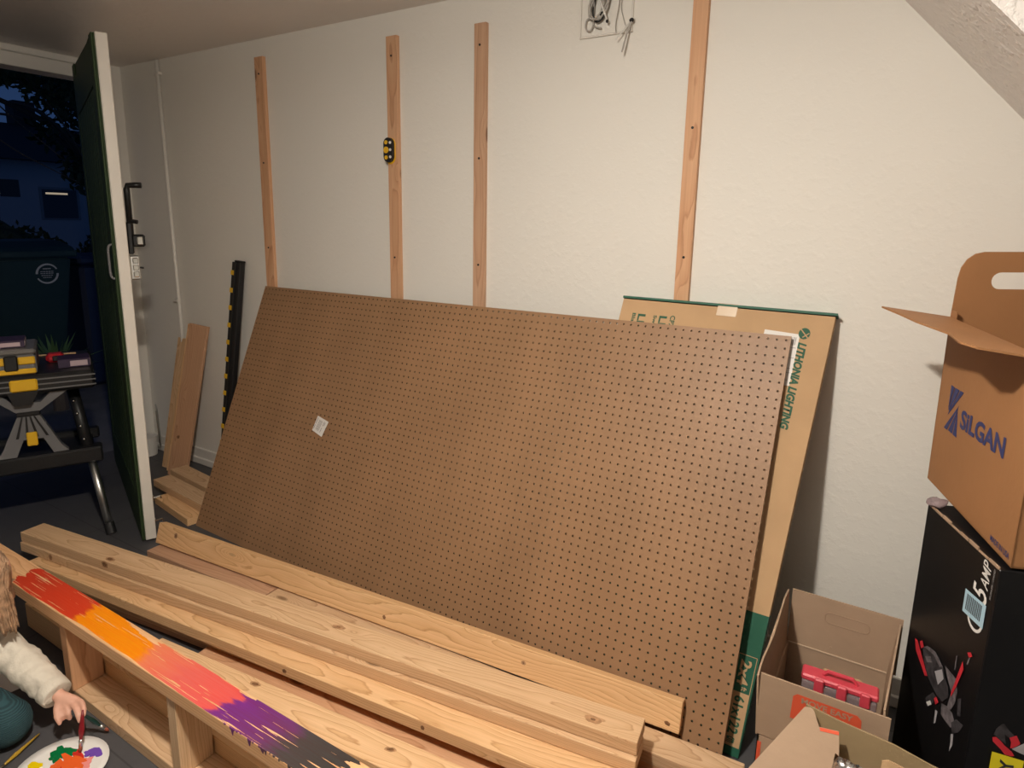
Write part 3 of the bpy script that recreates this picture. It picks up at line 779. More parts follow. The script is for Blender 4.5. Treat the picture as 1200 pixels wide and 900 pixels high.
# moving carton, standing open on the floor
t = thing('moving_carton', 'open cardboard moving carton on the floor between the light carton and the black box', 'box', (2.67, -.53, 0))
cx0, cx1, cy0, cy1, cz, cf = 2.546, 2.790, -.725, -.325, .305, .462
th = .004
bm = bmesh.new()
add_box(bm, (cx0, cy0, .001), (cx1, cy1, .006))
for lo, hi in (((cx0, cy0, 0.001), (cx0 + th, cy1, cz)), ((cx1 - th, cy0, .001), (cx1, cy1, cz)), ((cx0, cy0, .001), (cx1, cy0 + th, cz)), ((cx0, cy1 - th, .001), (cx1, cy1, cz))):
    add_box(bm, lo, hi)
obj('carton_body', bm, M_CARD2, t)
# front flap with notched hand hole
def flap_hole(c, R, Up, W, Hh, hole, th, nrm, m, name, edge=None):
    """upright flap: lower left corner c; hole = list of (x,y)"""
    R, Up = V(R).normalized(), V(Up).normalized()
    bm = bmesh.new()
    out = [(0, 0), (W, 0), (W, Hh), (0, Hh)]
    n = len(hole)
    for s in (0, 1):
        o = [bm.verts.new(V(c) + R * x + Up * y + V(nrm) * (th * s)) for x, y in out]
        h = [bm.verts.new(V(c) + R * x + Up * y + V(nrm) * (th * s)) for x, y in hole]
        eo = [bm.edges.new((o[i], o[(i + 1) % 4])) for i in range(4)]; eh = [bm.edges.new((h[i], h[(i + 1) % n])) for i in range(n)]
        bmesh.ops.triangle_fill(bm, use_beauty=True, use_dissolve=False, edges=eo + eh)
        if s == 0: o0, h0 = o, h
        else:
            for a, b in ((o0, o), (h0, h)):
                k = len(a)
                for i in range(k): bm.faces.new((a[i], a[(i + 1) % k], b[(i + 1) % k], b[i]))
    bmesh.ops.recalc_face_normals(bm, faces=bm.faces)
    return obj(name, bm, m, t)
Wc = cx1 - cx0
def rrect(x0, x1, y0, y1, r, n=5):
    P = []
    for (cx, cy, a0) in ((x1 - r, y0 + r, -PI / 2), (x1 - r, y1 - r, 0), (x0 + r, y1 - r, PI / 2), (x0 + r, y0 + r, PI)):
        for i in range(n + 1): P.append((cx + r * math.cos(a0 + PI / 2 * i / n), cy + r * math.sin(a0 + PI / 2 * i / n)))
    return P
ff = flap_hole((cx0 - .004, cy0, cz + .003), (1, 0, 0), (0, -.05, 1), Wc + .004, cf - cz, rrect(.100, .160, .045, .085, .014), th, (0, 1, 0), M_CARD2, 'front_flap')
# red arc and lettering on the front flap
def fp(x, z, o=.001): return V((cx0 - .004 + x, cy0 - .05 * (z) - o, cz + .003 + z))
bm = bmesh.new()
outer = [(.066, .074), (.068, .130), (.076, .138), (.190, .138), (.198, .130), (.202, .074)]
inner = [(.194, .074), (.186, .098), (.173, .112), (.100, .112), (.086, .102), (.078, .074)]
for a, b, c, d in zip(outer, outer[1:], reversed(inner), list(reversed(inner))[1:]):
    add_poly(bm, [fp(*a), fp(*b), fp(*d), fp(*c)], .0003, (0, -1, 0))
ra = obj('red_arc', bm, M_ORED, t)
text('lettering', 'MOVE EASY', fp(.085, .1195, .0), (1, 0, 0), (0, -.05, 1), .098, .014, M_CARD2, ra, off=.0018, bold=.02)
text('lettering', 'LIGHT DUTY', fp(.100, .092, .0), (1, 0, 0), (0, -.05, 1), .05, .008, M_GREYINK, ra, off=.0018)
bm = bmesh.new(); add_poly(bm, [V((cx0 + .002, cy0 - .0006, .12)), V((cx0 + .010, cy0 - .0006, .12)), V((cx0 + .010, cy0 - .0006, .290)), V((cx0 + .002, cy0 - .0006, .290))], .0003, (0, -1, 0))
obj('red_stripe', bm, M_ORED, t)
# back flap, upright, with a punched handle outline
bf = flap_hole((cx0, cy1 - th, cz), (1, 0, 0), (0, .02, 1), Wc + .016, .155, rrect(.105, .109, .02, .022, .0008, 2), th, (0, 1, 0), M_CARD2, 'back_flap')
rr = rrect(.085, .190, .088, .118, .013)
pts = [V((cx0 + x, cy1 - th - .001 + .02 * z, cz + z)) for x, z in rr]
obj('fold_line', bx((cx0 + .004, cy1 - th - .0022, cz - .002), (cx1 - .004, cy1 - th, cz + .001)), M_CARDE, bf)
obj('handle_outline', tube(pts + [pts[0]], .0012, 5), M_CARD2, bf)
obj('handle_tab', bx((cx0 + .096, cy1 - .013, .236), (cx0 + .190, cy1 - th - .0005, .262), .004), M_CARD, t)
# left flap (ragged outer edge) and right flap
bm = bmesh.new()
P = [V((cx0, cy0, cz)), V((cx0, cy1, cz))]
n = 14
for i in range(n + 1):
    f = i / n
    P.append(V((cx0 - .008 - .0015 * math.sin(f * 9), cy1 - .004 + (cy0 - cy1) * f, cz + .150 + .0025 * math.sin(f * 17) + .005 * random.random())))
add_poly(bm, P, th, (-1, 0, 0)); obj('left_flap', bm, M_CARD2, t)
bm = bmesh.new()
add_poly(bm, [V((cx1, cy0, cz)), V((cx1, cy1, cz)), V((cx1 + .012, cy1 - .01, cz + .148)), V((cx1 - .010, cy0 + .03, cz + .150))], th, (-1, 0, 0)); obj('right_flap', bm, M_CARD2, t)
# organiser case standing inside it
t2 = thing('organizer_case', 'clear plastic organiser case with a pink lid standing inside the moving carton', 'organizer', (2.69, -.50, .05))
Mc = frame((2.606, -.505, .006), (1, .03, 0), (0, 1, 0))
obj('case_body', bx((0, 0, 0), (.165, .05, .318), .006, seg=2), M_CLEAR, t2, Mc)
obj('case_lid', bx((-.002, .003, .318), (.167, .048, .334), .004), M_PINK, t2, Mc)
for x in (.028, .078, .128): obj('latch', bx((x, -.006, .300), (x + .022, .004, .336), .003), M_PINK, t2, Mc)
obj('handle', tube([(.045, .025, .334), (.055, .025, .346), (.110, .025, .346), (.120, .025, .334)], .005, 8), M_PINK, t2, Mc)
for x in (.045, .09, .135): obj('divider', bx((x, .004, .02), (x + .002, .046, .30)), M_WHITE, t2, Mc)
obj('contents', bx((.01, .010, .012), (.155, .040, .295), .01), mat('small_parts', (.10, .07, .08), .5, var=.6, vscale=90), t2, Mc)

# nearest carton at the lower right, flaps up
t = thing('open_carton', 'open cardboard carton in front of the moving carton, cut off by the lower edge', 'box', (2.78, -.95, 0))
ox0, ox1, oy0, oy1, oz = 2.600, 2.98, -1.16, -.775, .330
bm = bmesh.new()
add_box(bm, (ox0, oy0, .001), (ox1, oy1, .006))
for lo, hi in (((ox0, oy0, .001), (ox0 + th, oy1, oz)), ((ox1 - th, oy0, .001), (ox1, oy1, oz)), ((ox0, oy0, .001), (ox1, oy0 + th, oz)), ((ox0, oy1 - th, .001), (ox1, oy1, oz))):
    add_box(bm, lo, hi)
obj('carton_body', bm, M_CARD4, t)
bm = bmesh.new()
add_poly(bm, [V((ox0 + .02, oy1 - .004, oz)), V((ox1, oy1 - .004, oz)), V((ox1, oy1, .412)), V((2.862, oy1, .429)), V((2.797, oy1, .443)), V((2.704, oy1, .450)), V((2.640, oy1, .460))], .004, (0, 1, 0))
obj('back_flap', bm, M_CARD4, t)
bm = bmesh.new()
sn = V((.027, -.670, .742))
add_poly(bm, [V((2.638, -.790, .465)), V((2.649, -.788, .467)), V((2.656, -.791, .464)), V((2.669, -.809, .447)), V((2.704, -.804, .450)), V((2.709, -.830, .427)), V((2.716, -.875, .386)), V((2.560, -.907 - .05, .318)), V((2.555, -.907, .363))], .004, -sn)
lf = obj('side_flap', bm, M_CARD2, t)
bm = bmesh.new(); add_poly(bm, [V((2.670, -.8095, .4465)) + sn * .0005, V((2.704, -.8050, .4492)) + sn * .0005, V((2.705, -.8095, .4452)) + sn * .0005, V((2.672, -.8140, .4425)) + sn * .0005], .0006, sn); obj('orange_edge', bm, M_ORED, lf)
bm = bmesh.new(); add_poly(bm, [V((2.780, -.84, .452)), V((2.79, -.84, .458)), V((2.86, -.84, .448)), V((2.86, -.86, .34)), V((2.775, -.86, .34))], .004, (0, -1, .2)); obj('inner_tab', bm, M_CARD, t)
# snack bags in it
def bag(name, label, c, w, h, d, m, rot):
    bm = bmesh.new(); n = 14
    front = {}
    for s in (-1, 1):
        for i in range(n + 1):
            for j in range(n + 1):
                x = (i / n - .5) * w; z = (j / n - .5) * h
                bul = math.sin(PI * i / n) ** .6 * math.sin(PI * j / n) ** .6 * d / 2
                y = s * bul + .003 * math.sin(i * 2.1 + j) + .002 * math.sin(j * 3.7)
                front[s, i, j] = bm.verts.new((x, y, z))
    for s in (-1, 1):
        for i in range(n):
            for j in range(n):
                bm.faces.new((front[s, i, j], front[s, i + 1, j], front[s, i + 1, j + 1], front[s, i, j + 1]))
    bmesh.ops.remove_doubles(bm, verts=bm.verts, dist=.0005); bmesh.ops.recalc_face_normals(bm, faces=bm.faces)
    M = Matrix.Translation(c) @ Euler(rot).to_matrix().to_4x4()
    o = obj(name, bm, m, None, M, smooth=True); return tag(o, label, 'bag')
bag('foil_bag', 'crinkled silver foil bag inside the nearest open carton', (2.742, -.885, .345), .095, .20, .035, M_SILV, (-.15, .08, -.05))
bag('snack_bag', 'orange foil bag inside the nearest open carton, left of the silver bag', (2.705, -.935, .335), .05, .17, .03, M_ORFOIL, (-.1, .1, .1))

# ---------------------------------------------------------------- black tool box carton
t = thing('black_carton', 'tall glossy black tool carton with red and grey artwork, under the brown carton', 'box', (2.97, -.45, 0))
KB, ZB = .918, .1172
A0 = V((2.8172, -.3546, 0)); A1 = A0 + (V((2.949, -.505, 0)) - V((2.826, -.200, 0))) * KB; eU = (A1 - A0).normalized(); eW = V((-eU.y, eU.x, 0))   # eW points right/back
fN = V((eU.y, -eU.x, 0))                                   # outward normal of the artwork face
LA = (A1 - A0).length; HB = .790
def ba(u, v, o=.0008): return A0 + eU * u * KB + V((0, 0, ZB + v * KB)) + fN * o
Mk = frame(A0, eU, eW)
bm = bx((0, 0, .001), (LA, .36, HB), .002)
obj('carton_body', bm, M_BLACKB, t, Mk)
bm = bmesh.new()
for k in range(8):
    u0 = LA * k / 8; add_box(bm, (u0, -.001, HB - .001), (u0 + LA / 8 - .003, .002, HB + .0025 + .002 * (k % 3)))
obj('worn_rim', bm, M_CARD2, t, Mk)
def art(name, P, m, o=.0010, parent=None, f=None, nr=None):
    f = f or ba; nr = nr or fN
    bm = bmesh.new()
    add_poly(bm, [f(u, v, o) for u, v in P], .0003, nr); return obj(name, bm, m, parent or t)
# "5 AMP", reading upwards: right = +z, up = -eU
UPZ = V((0, 0, 1))
text('lettering', '5', ba(.306, .634, 0), UPZ, -eU, .030 * KB, .055 * KB, M_WHITE, t, off=.0012, bold=.015, shear=.2)
text('lettering', 'AMP', ba(.303, .667, 0), UPZ, -eU, .062 * KB, .030 * KB, M_WHITE, t, off=.0012, bold=.005, shear=.2)
text('lettering', 'BRUSHLESS / CORDED', ba(.318, .656, 0), UPZ, -eU, .070 * KB, .005, M_GREYINK, t, off=.0012)
bm = bmesh.new()
P = [(.276 + .030 * math.cos(a), .582 + .026 * math.sin(a)) for a in [PI * (.9 + 1.25 * i / 14) for i in range(15)]]
Q = [(.276 + .023 * math.cos(a), .582 + .019 * math.sin(a)) for a in [PI * (.9 + 1.25 * i / 14) for i in range(15)]]
for i in range(14): add_poly(bm, [ba(*P[i]), ba(*P[i + 1]), ba(*Q[i + 1]), ba(*Q[i])], .0003, fN)
obj('white_ring', bm, M_WHITE, t)
bl = art('price_label', [(.225, .628), (.308, .636), (.309, .581), (.226, .573)], M_PBLUE, .0014)
bm = bmesh.new()
for k in range(11):
    u = .236 + k * .0056
    add_poly(bm, [ba(u, .622 + k * .0006, .0019), ba(u + .003, .622 + k * .0006, .0019), ba(u + .003, .584 + k * .0006, .0019), ba(u, .584 + k * .0006, .0019)], .0002, fN)
obj('barcode', bm, M_INK, bl)
# picture of the saw: red blades, grey body
M_ART1 = mat('art_dark_grey', (.05, .045, .05), .45, var=.5, vscale=60); M_ART2 = mat('art_mid_grey', (.16, .14, .15), .45, var=.5, vscale=70)

art('saw_wing', [(.194,.406),(.229,.409),(.247,.41),(.259,.385),(.257,.354),(.246,.328),(.229,.318),(.237,.368),(.217,.383)], M_ART2, .0010)
art('saw_body', [(.087,.379),(.12,.402),(.162,.406),(.189,.396),(.202,.38),(.222,.369),(.23,.349),(.209,.319),(.182,.315),(.15,.321),(.13,.328),(.1,.351)], M_ART1, .0016)
art('saw_guard', [(.093,.383),(.108,.397),(.148,.409),(.185,.397),(.176,.388),(.143,.397),(.111,.389)], M_ART2, .0022)
art('saw_window', [(.105,.366),(.13,.383),(.14,.374),(.117,.357)], M_ART2, .0022)
art('saw_motor', [(.158,.363),(.187,.39),(.2,.374),(.181,.343)], M_LGREY, .0022)
art('saw_plug', [(.135,.271),(.163,.308),(.18,.308),(.165,.273),(.145,.252)], M_ART1, .0010)
art('saw_plug_mark', [(.142,.263),(.158,.281),(.166,.276),(.152,.26)], M_WHITE, .0016)
art('saw_base', [(.207,.313),(.231,.325),(.254,.326),(.269,.314),(.258,.29),(.231,.287),(.211,.287)], M_ART2, .0014)
art('saw_tail', [(.257,.303),(.276,.328),(.303,.335),(.293,.309),(.268,.282)], M_ART1, .0018)
art('saw_leg', [(.262,.277),(.271,.285),(.275,.258),(.267,.235),(.266,.259)], M_LGREY, .0010)
art('saw_leg', [(.185,.277),(.195,.281),(.194,.248),(.188,.241)], M_LGREY, .0010)
art('saw_rod', [(.266,.374),(.277,.384),(.286,.345),(.274,.335)], M_ART1, .0010)
art('saw_rod', [(.232,.46),(.236,.463),(.237,.428),(.233,.425)], M_ART2, .0010)
art('saw_rod', [(.28,.493),(.286,.496),(.279,.472),(.275,.471)], M_ART2, .0010)
art('saw_red_part', [(.045,.375),(.059,.378),(.13,.328),(.119,.32),(.059,.349)], M_RED, .0028)
art('saw_red_part', [(.071,.384),(.082,.394),(.093,.383),(.082,.371)], M_RED, .0028)
art('saw_red_part', [(.263,.468),(.271,.453),(.255,.396),(.241,.358),(.24,.371),(.25,.413)], M_RED, .0028)
art('saw_red_part', [(.274,.499),(.286,.508),(.294,.503),(.283,.493)], M_RED, .0028)
art('saw_red_part', [(.175,.30),(.184,.312),(.196,.306),(.186,.292)], M_RED, .0028)
# the second, deep black face round the corner
gN = eU.copy()
def bg(u, v, o=.0008): return A1 + eW * u * KB + V((0, 0, ZB + v * KB)) + eU * o
art('tool_grip', [(.045,.345),(.048,.36),(.057,.373),(.062,.374),(.073,.36),(.085,.348),(.076,.341),(.066,.349),(.072,.324),(.063,.331),(.051,.341)], M_ART1, .0010, None, bg, gN)
art('tool_red_arm', [(.043,.338),(.05,.34),(.059,.333),(.07,.321),(.085,.309),(.092,.299),(.086,.297),(.073,.299),(.063,.311),(.045,.328)], M_RED, .0018, None, bg, gN)
art('tool_red_arm', [(.076,.342),(.089,.35),(.098,.333),(.098,.329),(.086,.318),(.081,.317),(.081,.331)], M_RED, .0018, None, bg, gN)
art('tool_blade', [(.085,.315),(.107,.333),(.15,.345),(.16,.30),(.109,.305),(.096,.31)], M_LGREY, .0014, None, bg, gN)
yp = art('yellow_panel', [(.047,.303),(.112,.290),(.113,.10),(.048,.11)], M_YELP, .0024, None, bg, gN)
text('lettering', 'HEAVY', bg(.094, .150, 0), (0, 0, 1), -eW, .138 * KB, .029 * KB, M_INK, yp, off=.0034, bold=.02)

# ---------------------------------------------------------------- brown carton on top, blue logo
t = thing('handled_carton', 'brown open carton with blue lettering and a handle flap, on top of the black carton', 'box', (2.95, -.30, .76))
KS = .9295
S0 = V((2.8138, -.240, .8146)); SU = V((.324, -.945, -.045)).normalized(); SV = V((-.011, -.052, .999)); SV = (SV - SU * SV.dot(SU)).normalized()
SN = SU.cross(SV).normalized()
if SN.x > 0: SN = -SN          # faces left, towards the camera
LU, LVv, LW = .441, .439, .38
SU *= KS; SV *= KS; SN *= KS; SW = -SN
Msx = frame(S0, SU, SV)
def sf(u, v, o=0.0): return S0 + SU * u + SV * v + SN * o
def sq(u, v, w): return S0 + SU * u + SV * v + SW * w
c = .004
bm = bmesh.new()
def panel(a, b):
    """box in (u, v, w) coordinates"""
    P = [(x, y, z) for z in (a[2], b[2]) for y in (a[1], b[1]) for x in (a[0], b[0])]
    v = [bm.verts.new(sq(*p)) for p in P]
    fs = [bm.faces.new([v[i] for i in q_]) for q_ in ((0, 2, 3, 1), (4, 5, 7, 6), (0, 1, 5, 4), (2, 6, 7, 3), (0, 4, 6, 2), (1, 3, 7, 5))]
    bmesh.ops.recalc_face_normals(bm, faces=fs)
panel((0, 0, 0), (LU, c, LW)); panel((0, 0, 0), (LU, LVv, c)); panel((0, 0, LW - c), (LU, LVv, LW)); panel((0, 0, 0), (c, LVv, LW)); panel((LU - c, 0, 0), (LU, LVv, LW))
obj('carton_body', bm, M_CARD3, t)
# side flap folded outwards over the printed face (seen almost edge on)
bm = bmesh.new()
def so(u, w): return S0 + SU * u + SV * LVv + (SN + SV * .15).normalized() * w * KS
add_poly(bm, [so(0, 0), so(LU, 0), so(LU - .008, .120), so(.425, .122), so(.400, .136), so(.385, .134), so(.300, .118), so(.19, .145), so(.10, .150), so(.0, .162)], .004, SV)
obj('side_flap', bm, M_CARD3, t)
# handle flap standing at the wall end
bm = bmesh.new()
hw, hh = LW, .168
out = [(0, 0), (hw, 0), (hw, hh - .05)] + [(hw - .05 + .05 * math.cos(a), hh - .05 + .05 * math.sin(a)) for a in (.4, .8, 1.2)] + [(hw - .05, hh), (.055, hh)] + [(.055 - .05 * math.sin(a), hh - .06 + .06 * math.cos(a)) for a in (.4, .8, 1.2)] + [(.004, hh - .065)]
hole = rrect(.078, .200, .076, .118, .020)
fw = {}
for s in (0, 1):
    o_ = [bm.verts.new(sq(c * s, LVv + y, x)) for x, y in out]; h_ = [bm.verts.new(sq(c * s, LVv + y, x)) for x, y in hole]
    eo = [bm.edges.new((o_[i], o_[(i + 1) % len(o_)])) for i in range(len(o_))]; eh = [bm.edges.new((h_[i], h_[(i + 1) % len(h_)])) for i in range(len(h_))]
    bmesh.ops.triangle_fill(bm, use_beauty=True, use_dissolve=False, edges=eo + eh); fw[s] = (o_, h_)
for a, b in zip(fw[0], fw[1]):
    for i in range(len(a)): bm.faces.new((a[i], a[(i + 1) % len(a)], b[(i + 1) % len(b)], b[i]))
bmesh.ops.recalc_face_normals(bm, faces=bm.faces)
obj('handle_flap', bm, M_CARD3, t)
bm = bmesh.new(); add_poly(bm, [sq(.002, LVv - .002, .004), sq(.03, LVv - .002, .004), sq(.03, LVv + .022, .004), sq(.002, LVv + .022, .004)], .003, SN); obj('corner_tab', bm, M_CARD3, t)
# logo bars
lo = None
for P in ([(.064,.281),(.083,.280),(.070,.237),(.064,.227),(.065,.217)], [(.087,.280),(.111,.281),(.071,.216),(.067,.216)], [(.115,.281),(.134,.282),(.067,.203),(.070,.212)],
          [(.119,.244),(.055,.165),(.073,.165),(.113,.231)], [(.117,.235),(.081,.167),(.103,.166),(.114,.218)], [(.117,.227),(.108,.166),(.129,.165),(.127,.174)]):
    bm = bmesh.new(); add_poly(bm, [sf(u, v, .0008) for u, v in P], .0003, SN); obj('logo_bar', bm, M_BLUE, t)
text('lettering', 'SiLGAN', sf(.138, .194, 0), SU + SV * .03, SV, .210 * KS, .048 * KS, M_BLUE, t, off=.0012, bold=.035)
text('lettering', 'MADE IN USA', sf(.350, .012, 0), SU, SV, .080 * KS, .014 * KS, M_BLUE, t, off=.0012, bold=.02)
# crumpled clear film poking out between the two cartons
bm = bmesh.new()
bmesh.ops.create_icosphere(bm, subdivisions=3, radius=1.0, matrix=Matrix.Translation((2.832, -.368, .802)) @ Matrix.Diagonal((.020, .016, .012, 1)))
for v in bm.verts: v.co += v.normal * .0 + V((1, 1, 1)) * .006 * noise.noise(v.co * 90)
tag(obj('plastic_film', bm, M_CLEAR, None), 'crumpled bit of clear plastic film on the rim of the black carton', 'plastic film')

# ---------------------------------------------------------------- outside: bench, bin, hedge, trees, house
struct('ground_driveway', bx((-30, -14, -.12), (XL - .12 - .001, 24, -.006)), M_DRIVE)
bo = V((-.295, -.715, 0)); ba_ = V((-.40, -.917, 0)).normalized(); bb = V((-.917, .40, 0)).normalized()
Mw = frame(bo, ba_, bb)
if Mw.col[2][2] < 0: flipz = -1
else: flipz = 1
Mw = Matrix(((ba_.x, bb.x, 0, bo.x), (ba_.y, bb.y, 0, bo.y), (0, 0, 1, 0), (0, 0, 0, 1)))   # (s, b, z) -> world
def wb(lo, hi, bev=.0):
    b = bx(lo, hi, bev); bmesh.ops.transform(b, matrix=Mw, verts=b.verts); bmesh.ops.recalc_face_normals(b, faces=b.faces); return b
def wp(s, b, z): return Mw @ V((s, b, z))
t = thing('folding_workbench', 'black folding workbench with grey X-shaped supports and steel tube legs, beyond the open door', 'workbench', (-.6, -.75, 0))
obj('table_top', wb((0, .0, .675), (.80, .52, .757), .012), M_BLK, t)
for z in (.690, .712, .734): obj('top_groove', wb((-.003, -.004, z), (.803, .0, z + .006), .001), M_GREY, t)
obj('shelf_rail', wb((0.0, .02, .325), (.80, .10, .395), .008), M_BLK, t)
obj('shelf_rail', wb((0.0, .40, .325), (.80, .46, .375), .008), M_BLK, t)
obj('shelf', wb((0.03, .10, .34), (.77, .40, .352), .003), M_BLK, t)
def vpoly(P, b0, b1):
    bm = bmesh.new(); add_poly(bm, [wp(s, b0, z) for s, z in P], b1 - b0, bb); return bm
for s0 in (.250, .62):
    obj('upper_brace', vpoly([(s0 - .145, .672), (s0 - .035, .590), (s0 + .040, .590), (s0 + .13, .672), (s0 + .085, .672), (s0 + .055, .640), (s0 - .045, .630), (s0 - .085, .672)], .03, .07), M_GREY, t)
    obj('lower_brace', vpoly([(s0 - .035, .578), (s0 + .040, .578), (s0 + .105, .43), (s0 + .125, .398), (s0 + .060, .398), (s0 + .030, .47), (s0 - .04, .47), (s0 - .07, .398), (s0 - .125, .398), (s0 - .10, .43)], .03, .07), M_GREY, t)
    obj('brace_hinge', wb((s0 - .040, .022, .575), (s0 + .044, .078, .594), .004), M_BLK, t)
    for k in range(4): obj('brace_rib', vpoly([(s0 - .02 + .014 * k, .572), (s0 - .014 + .014 * k, .572), (s0 - .05 + .035 * k, .48), (s0 - .06 + .035 * k, .48)], .026, .031), M_BLK, t)
obj('yellow_catch', wb((.205, -.014, .692), (.300, .004, .742), .006), M_YEL, t)
obj('catch_wedge', vpoly([(.205, .690), (.312, .690), (.292, .632), (.235, .632)], -.010, .02), M_BLK, t)
obj('yellow_catch', wb((.230, .012, .445), (.268, .026, .505), .004), M_YEL, t)
# legs
def leg(foot, head, mid=.45):
    foot, head = V(foot), V(head)
    m_ = foot.lerp(head, mid)
    lg_ = obj('leg', tube([foot + (head - foot) * .05, m_], .017, 16), M_STEEL, t, smooth=True)
    bm = bmesh.new(); add_cyl(bm, foot + V((0, 0, .0)), foot + (head - foot) * .07, .022, .020, 16); obj('foot_cap', bm, M_BLK, lg_)
    obj('leg_socket', tube([m_, head], .024, 16), M_BLK, lg_, smooth=True)
    return lg_, foot, head
lg_, f_, h_ = leg((-.243, -.742, .002), (-.500, -.728, .680), .52)
toC = V((2.7192, -2.0864, 1.429))
for k in range(4):
    p = f_.lerp(h_, .62 + .083 * k); 
    bm = bmesh.new(); ellipsoid(bm, p + V((.019, -.015, .004)), (.0075, .0075, .0075)); obj('rivet', bm, M_CHROME, lg_, smooth=True)
leg(wp(.85, -.06, .002), wp(.72, .12, .68)); leg(wp(.03, .60, .002), wp(.10, .40, .68)); leg(wp(.85, .62, .002), wp(.72, .40, .68))
# things on the bench
t = thing('parts_organizer', 'grey parts organiser with yellow latches on the workbench', 'organizer', tuple(wp(.33, .15, .757)))
obj('case_body', wb((.200, .005, .758), (.500, .28, .845), .010), M_GREY, t)
obj('case_lid', wb((.198, .003, .846), (.502, .282, .868), .008), mat('smoky_lid', (.20, .19, .18), .3), t)
obj('yellow_band', wb((.203, -.004, .806), (.262, .006, .838), .004), M_YEL, t); obj('yellow_band', wb((.305, -.004, .806), (.500, .006, .838), .004), M_YEL, t)
obj('yellow_band', wb((.203, -.005, .766), (.500, .005, .788), .004), M_YEL, t)
obj('latch', wb((.262, -.012, .782), (.308, .006, .846), .005), M_BLK, t)
M_PURP = mat('dark_purple_card', (.045, .025, .06), .5); M_PALE = mat('pale_label', (.55, .42, .45), .6)
def carton_small(label, lo, hi, name='screw_box'):
    t = thing(name, label, 'box', tuple(wp(lo[0], lo[1], lo[2])), 'small purple screw boxes on the workbench')
    obj('carton', wb(lo, hi, .002), M_PURP, t)
    w = hi[0] - lo[0]
    obj('label_panel', wb((lo[0] + w * .08, lo[1] - .0012, lo[2] + .006), (lo[0] + w * .62, lo[1] + .001, hi[2] - .008)), M_PALE, t)
    obj('end_label', wb((lo[0] - .0012, lo[1] + .01, lo[2] + .006), (lo[0] + .001, hi[1] - .01, hi[2] - .006)), M_PALE, t)
carton_small('small dark purple box with a pale label at the end of the workbench top', (.010, .085, .758), (.130, .20, .796))
carton_small('small dark purple box lying on top of the parts organiser', (.235, .06, .869), (.42, .20, .900))
t = thing('red_tape_measure', 'small red tool lying on the workbench behind the purple box', 'tool', tuple(wp(.14, .27, .757)))
obj('case', wb((.105, .235, .758), (.175, .30, .797), .012), mat('red_plastic', (.55, .02, .03), .4), t); obj('face_disc', wb((.12, .229, .766), (.15, .236, .790), .003), M_BLK, t)
tag(obj('wooden_stick', tube([wp(.215, .43, .762), wp(.06, .42, .762)], .004, 8), M_WOOD), 'thin wooden stick lying across the workbench', 'stick')

# wheeled bin with a recycling emblem
M_BIN = mat('dark_teal_plastic', (.008, .030, .034), .5, bump=.08, bscale=40)
t = thing('wheeled_bin', 'dark green wheeled rubbish bin with a white round emblem, outside the doorway', 'bin', (-3.25, .12, 0))
fxx = -2.90
bm = bmesh.new()
P0 = [(-.0, .0)]; 
lo_, hi_ = [(-3.42, -.10), (-3.00, .38)], [(-3.58, -.26), (fxx, .42)]
vb = [bm.verts.new((x, y, .06)) for x, y in ((-3.42, -.18), (-3.00, -.18), (-3.00, .30), (-3.42, .30))]; vt = [bm.verts.new((x, y, 1.10)) for x, y in ((-3.56, -.30), (fxx, -.30), (fxx, .40), (-3.56, .40))]
bm.faces.new(list(reversed(vb))); bm.faces.new(vt)
for i in range(4): bm.faces.new((vb[i], vb[(i + 1) % 4], vt[(i + 1) % 4], vt[i]))
bmesh.ops.bevel(bm, geom=[e for e in bm.edges], offset=.02, segments=2, affect='EDGES')
obj('bin_body', bm, M_BIN, t)
bm = bx((-3.60, -.33, 1.10), (fxx + .03, .43, 1.15), .012, seg=2); obj('rim', bm, M_BIN, t)
bm = bmesh.new()
n = 10
for i in range(n):
    pass
prof = [(-3.60, 1.15), (fxx + .02, 1.15), (fxx - .02, 1.175), (-3.10, 1.215), (-3.40, 1.225), (-3.60, 1.20)]
add_poly(bm, [V((x, -.32, z)) for x, z in prof], .74, (0, 1, 0)); obj('lid', bm, M_BIN, t)
for y in (-.34, .33):
    bm = bmesh.new(); add_cyl(bm, (-3.50, y, .11), (-3.50, y + .05, .11), .11, n=24); obj('wheel', bm, M_BLK, t)
# emblem: arrow ring with lines of writing, on the sloped front
Wb = V((fxx, .05, 1.10)); Wd = (V((-3.00, .05, .06)) - Wb).normalized(); Wn = V((-Wd.z, 0, Wd.x)) ; Wn = Wn if Wn.x > 0 else -Wn
Ec = V((fxx, .222, 1.10)) + Wd * .125
def em(y, z, o=.001): return Ec + V((0, 1, 0)) * y - Wd * z + Wn * o
M_EMB = mat('pale_emblem', (.50, .52, .55), .6)
eb = None
for a0, a1 in ((.15, 1.0), (1.15, 2.0)):
    k = 16; bm = bmesh.new()
    for i in range(k):
        A, B = PI * (a0 + (a1 - a0) * i / k), PI * (a0 + (a1 - a0) * (i + 1) / k)
        w0 = .010 + .006 * i / k
        add_poly(bm, [em(.078 * math.cos(A), .078 * math.sin(A), .004), em(.078 * math.cos(B), .078 * math.sin(B), .004), em((.078 - w0) * math.cos(B), (.078 - w0) * math.sin(B), .004), em((.078 - w0) * math.cos(A), (.078 - w0) * math.sin(A), .004)], .001, Wn)
    eb = obj('emblem_arrow', bm, M_EMB, t)
bm = bmesh.new()
for z, w in ((.034, .028), (.014, .046), (.0, .046), (-.016, .040), (-.032, .030)):
    h = .008 if z > .02 else .005
    for k in range(5):
        a = -w + 2 * w * k / 5
        add_poly(bm, [em(a, z, .004), em(a + 2 * w / 5 * .78, z, .004), em(a + 2 * w / 5 * .78, z + h, .004), em(a, z + h, .004)], .001, Wn)
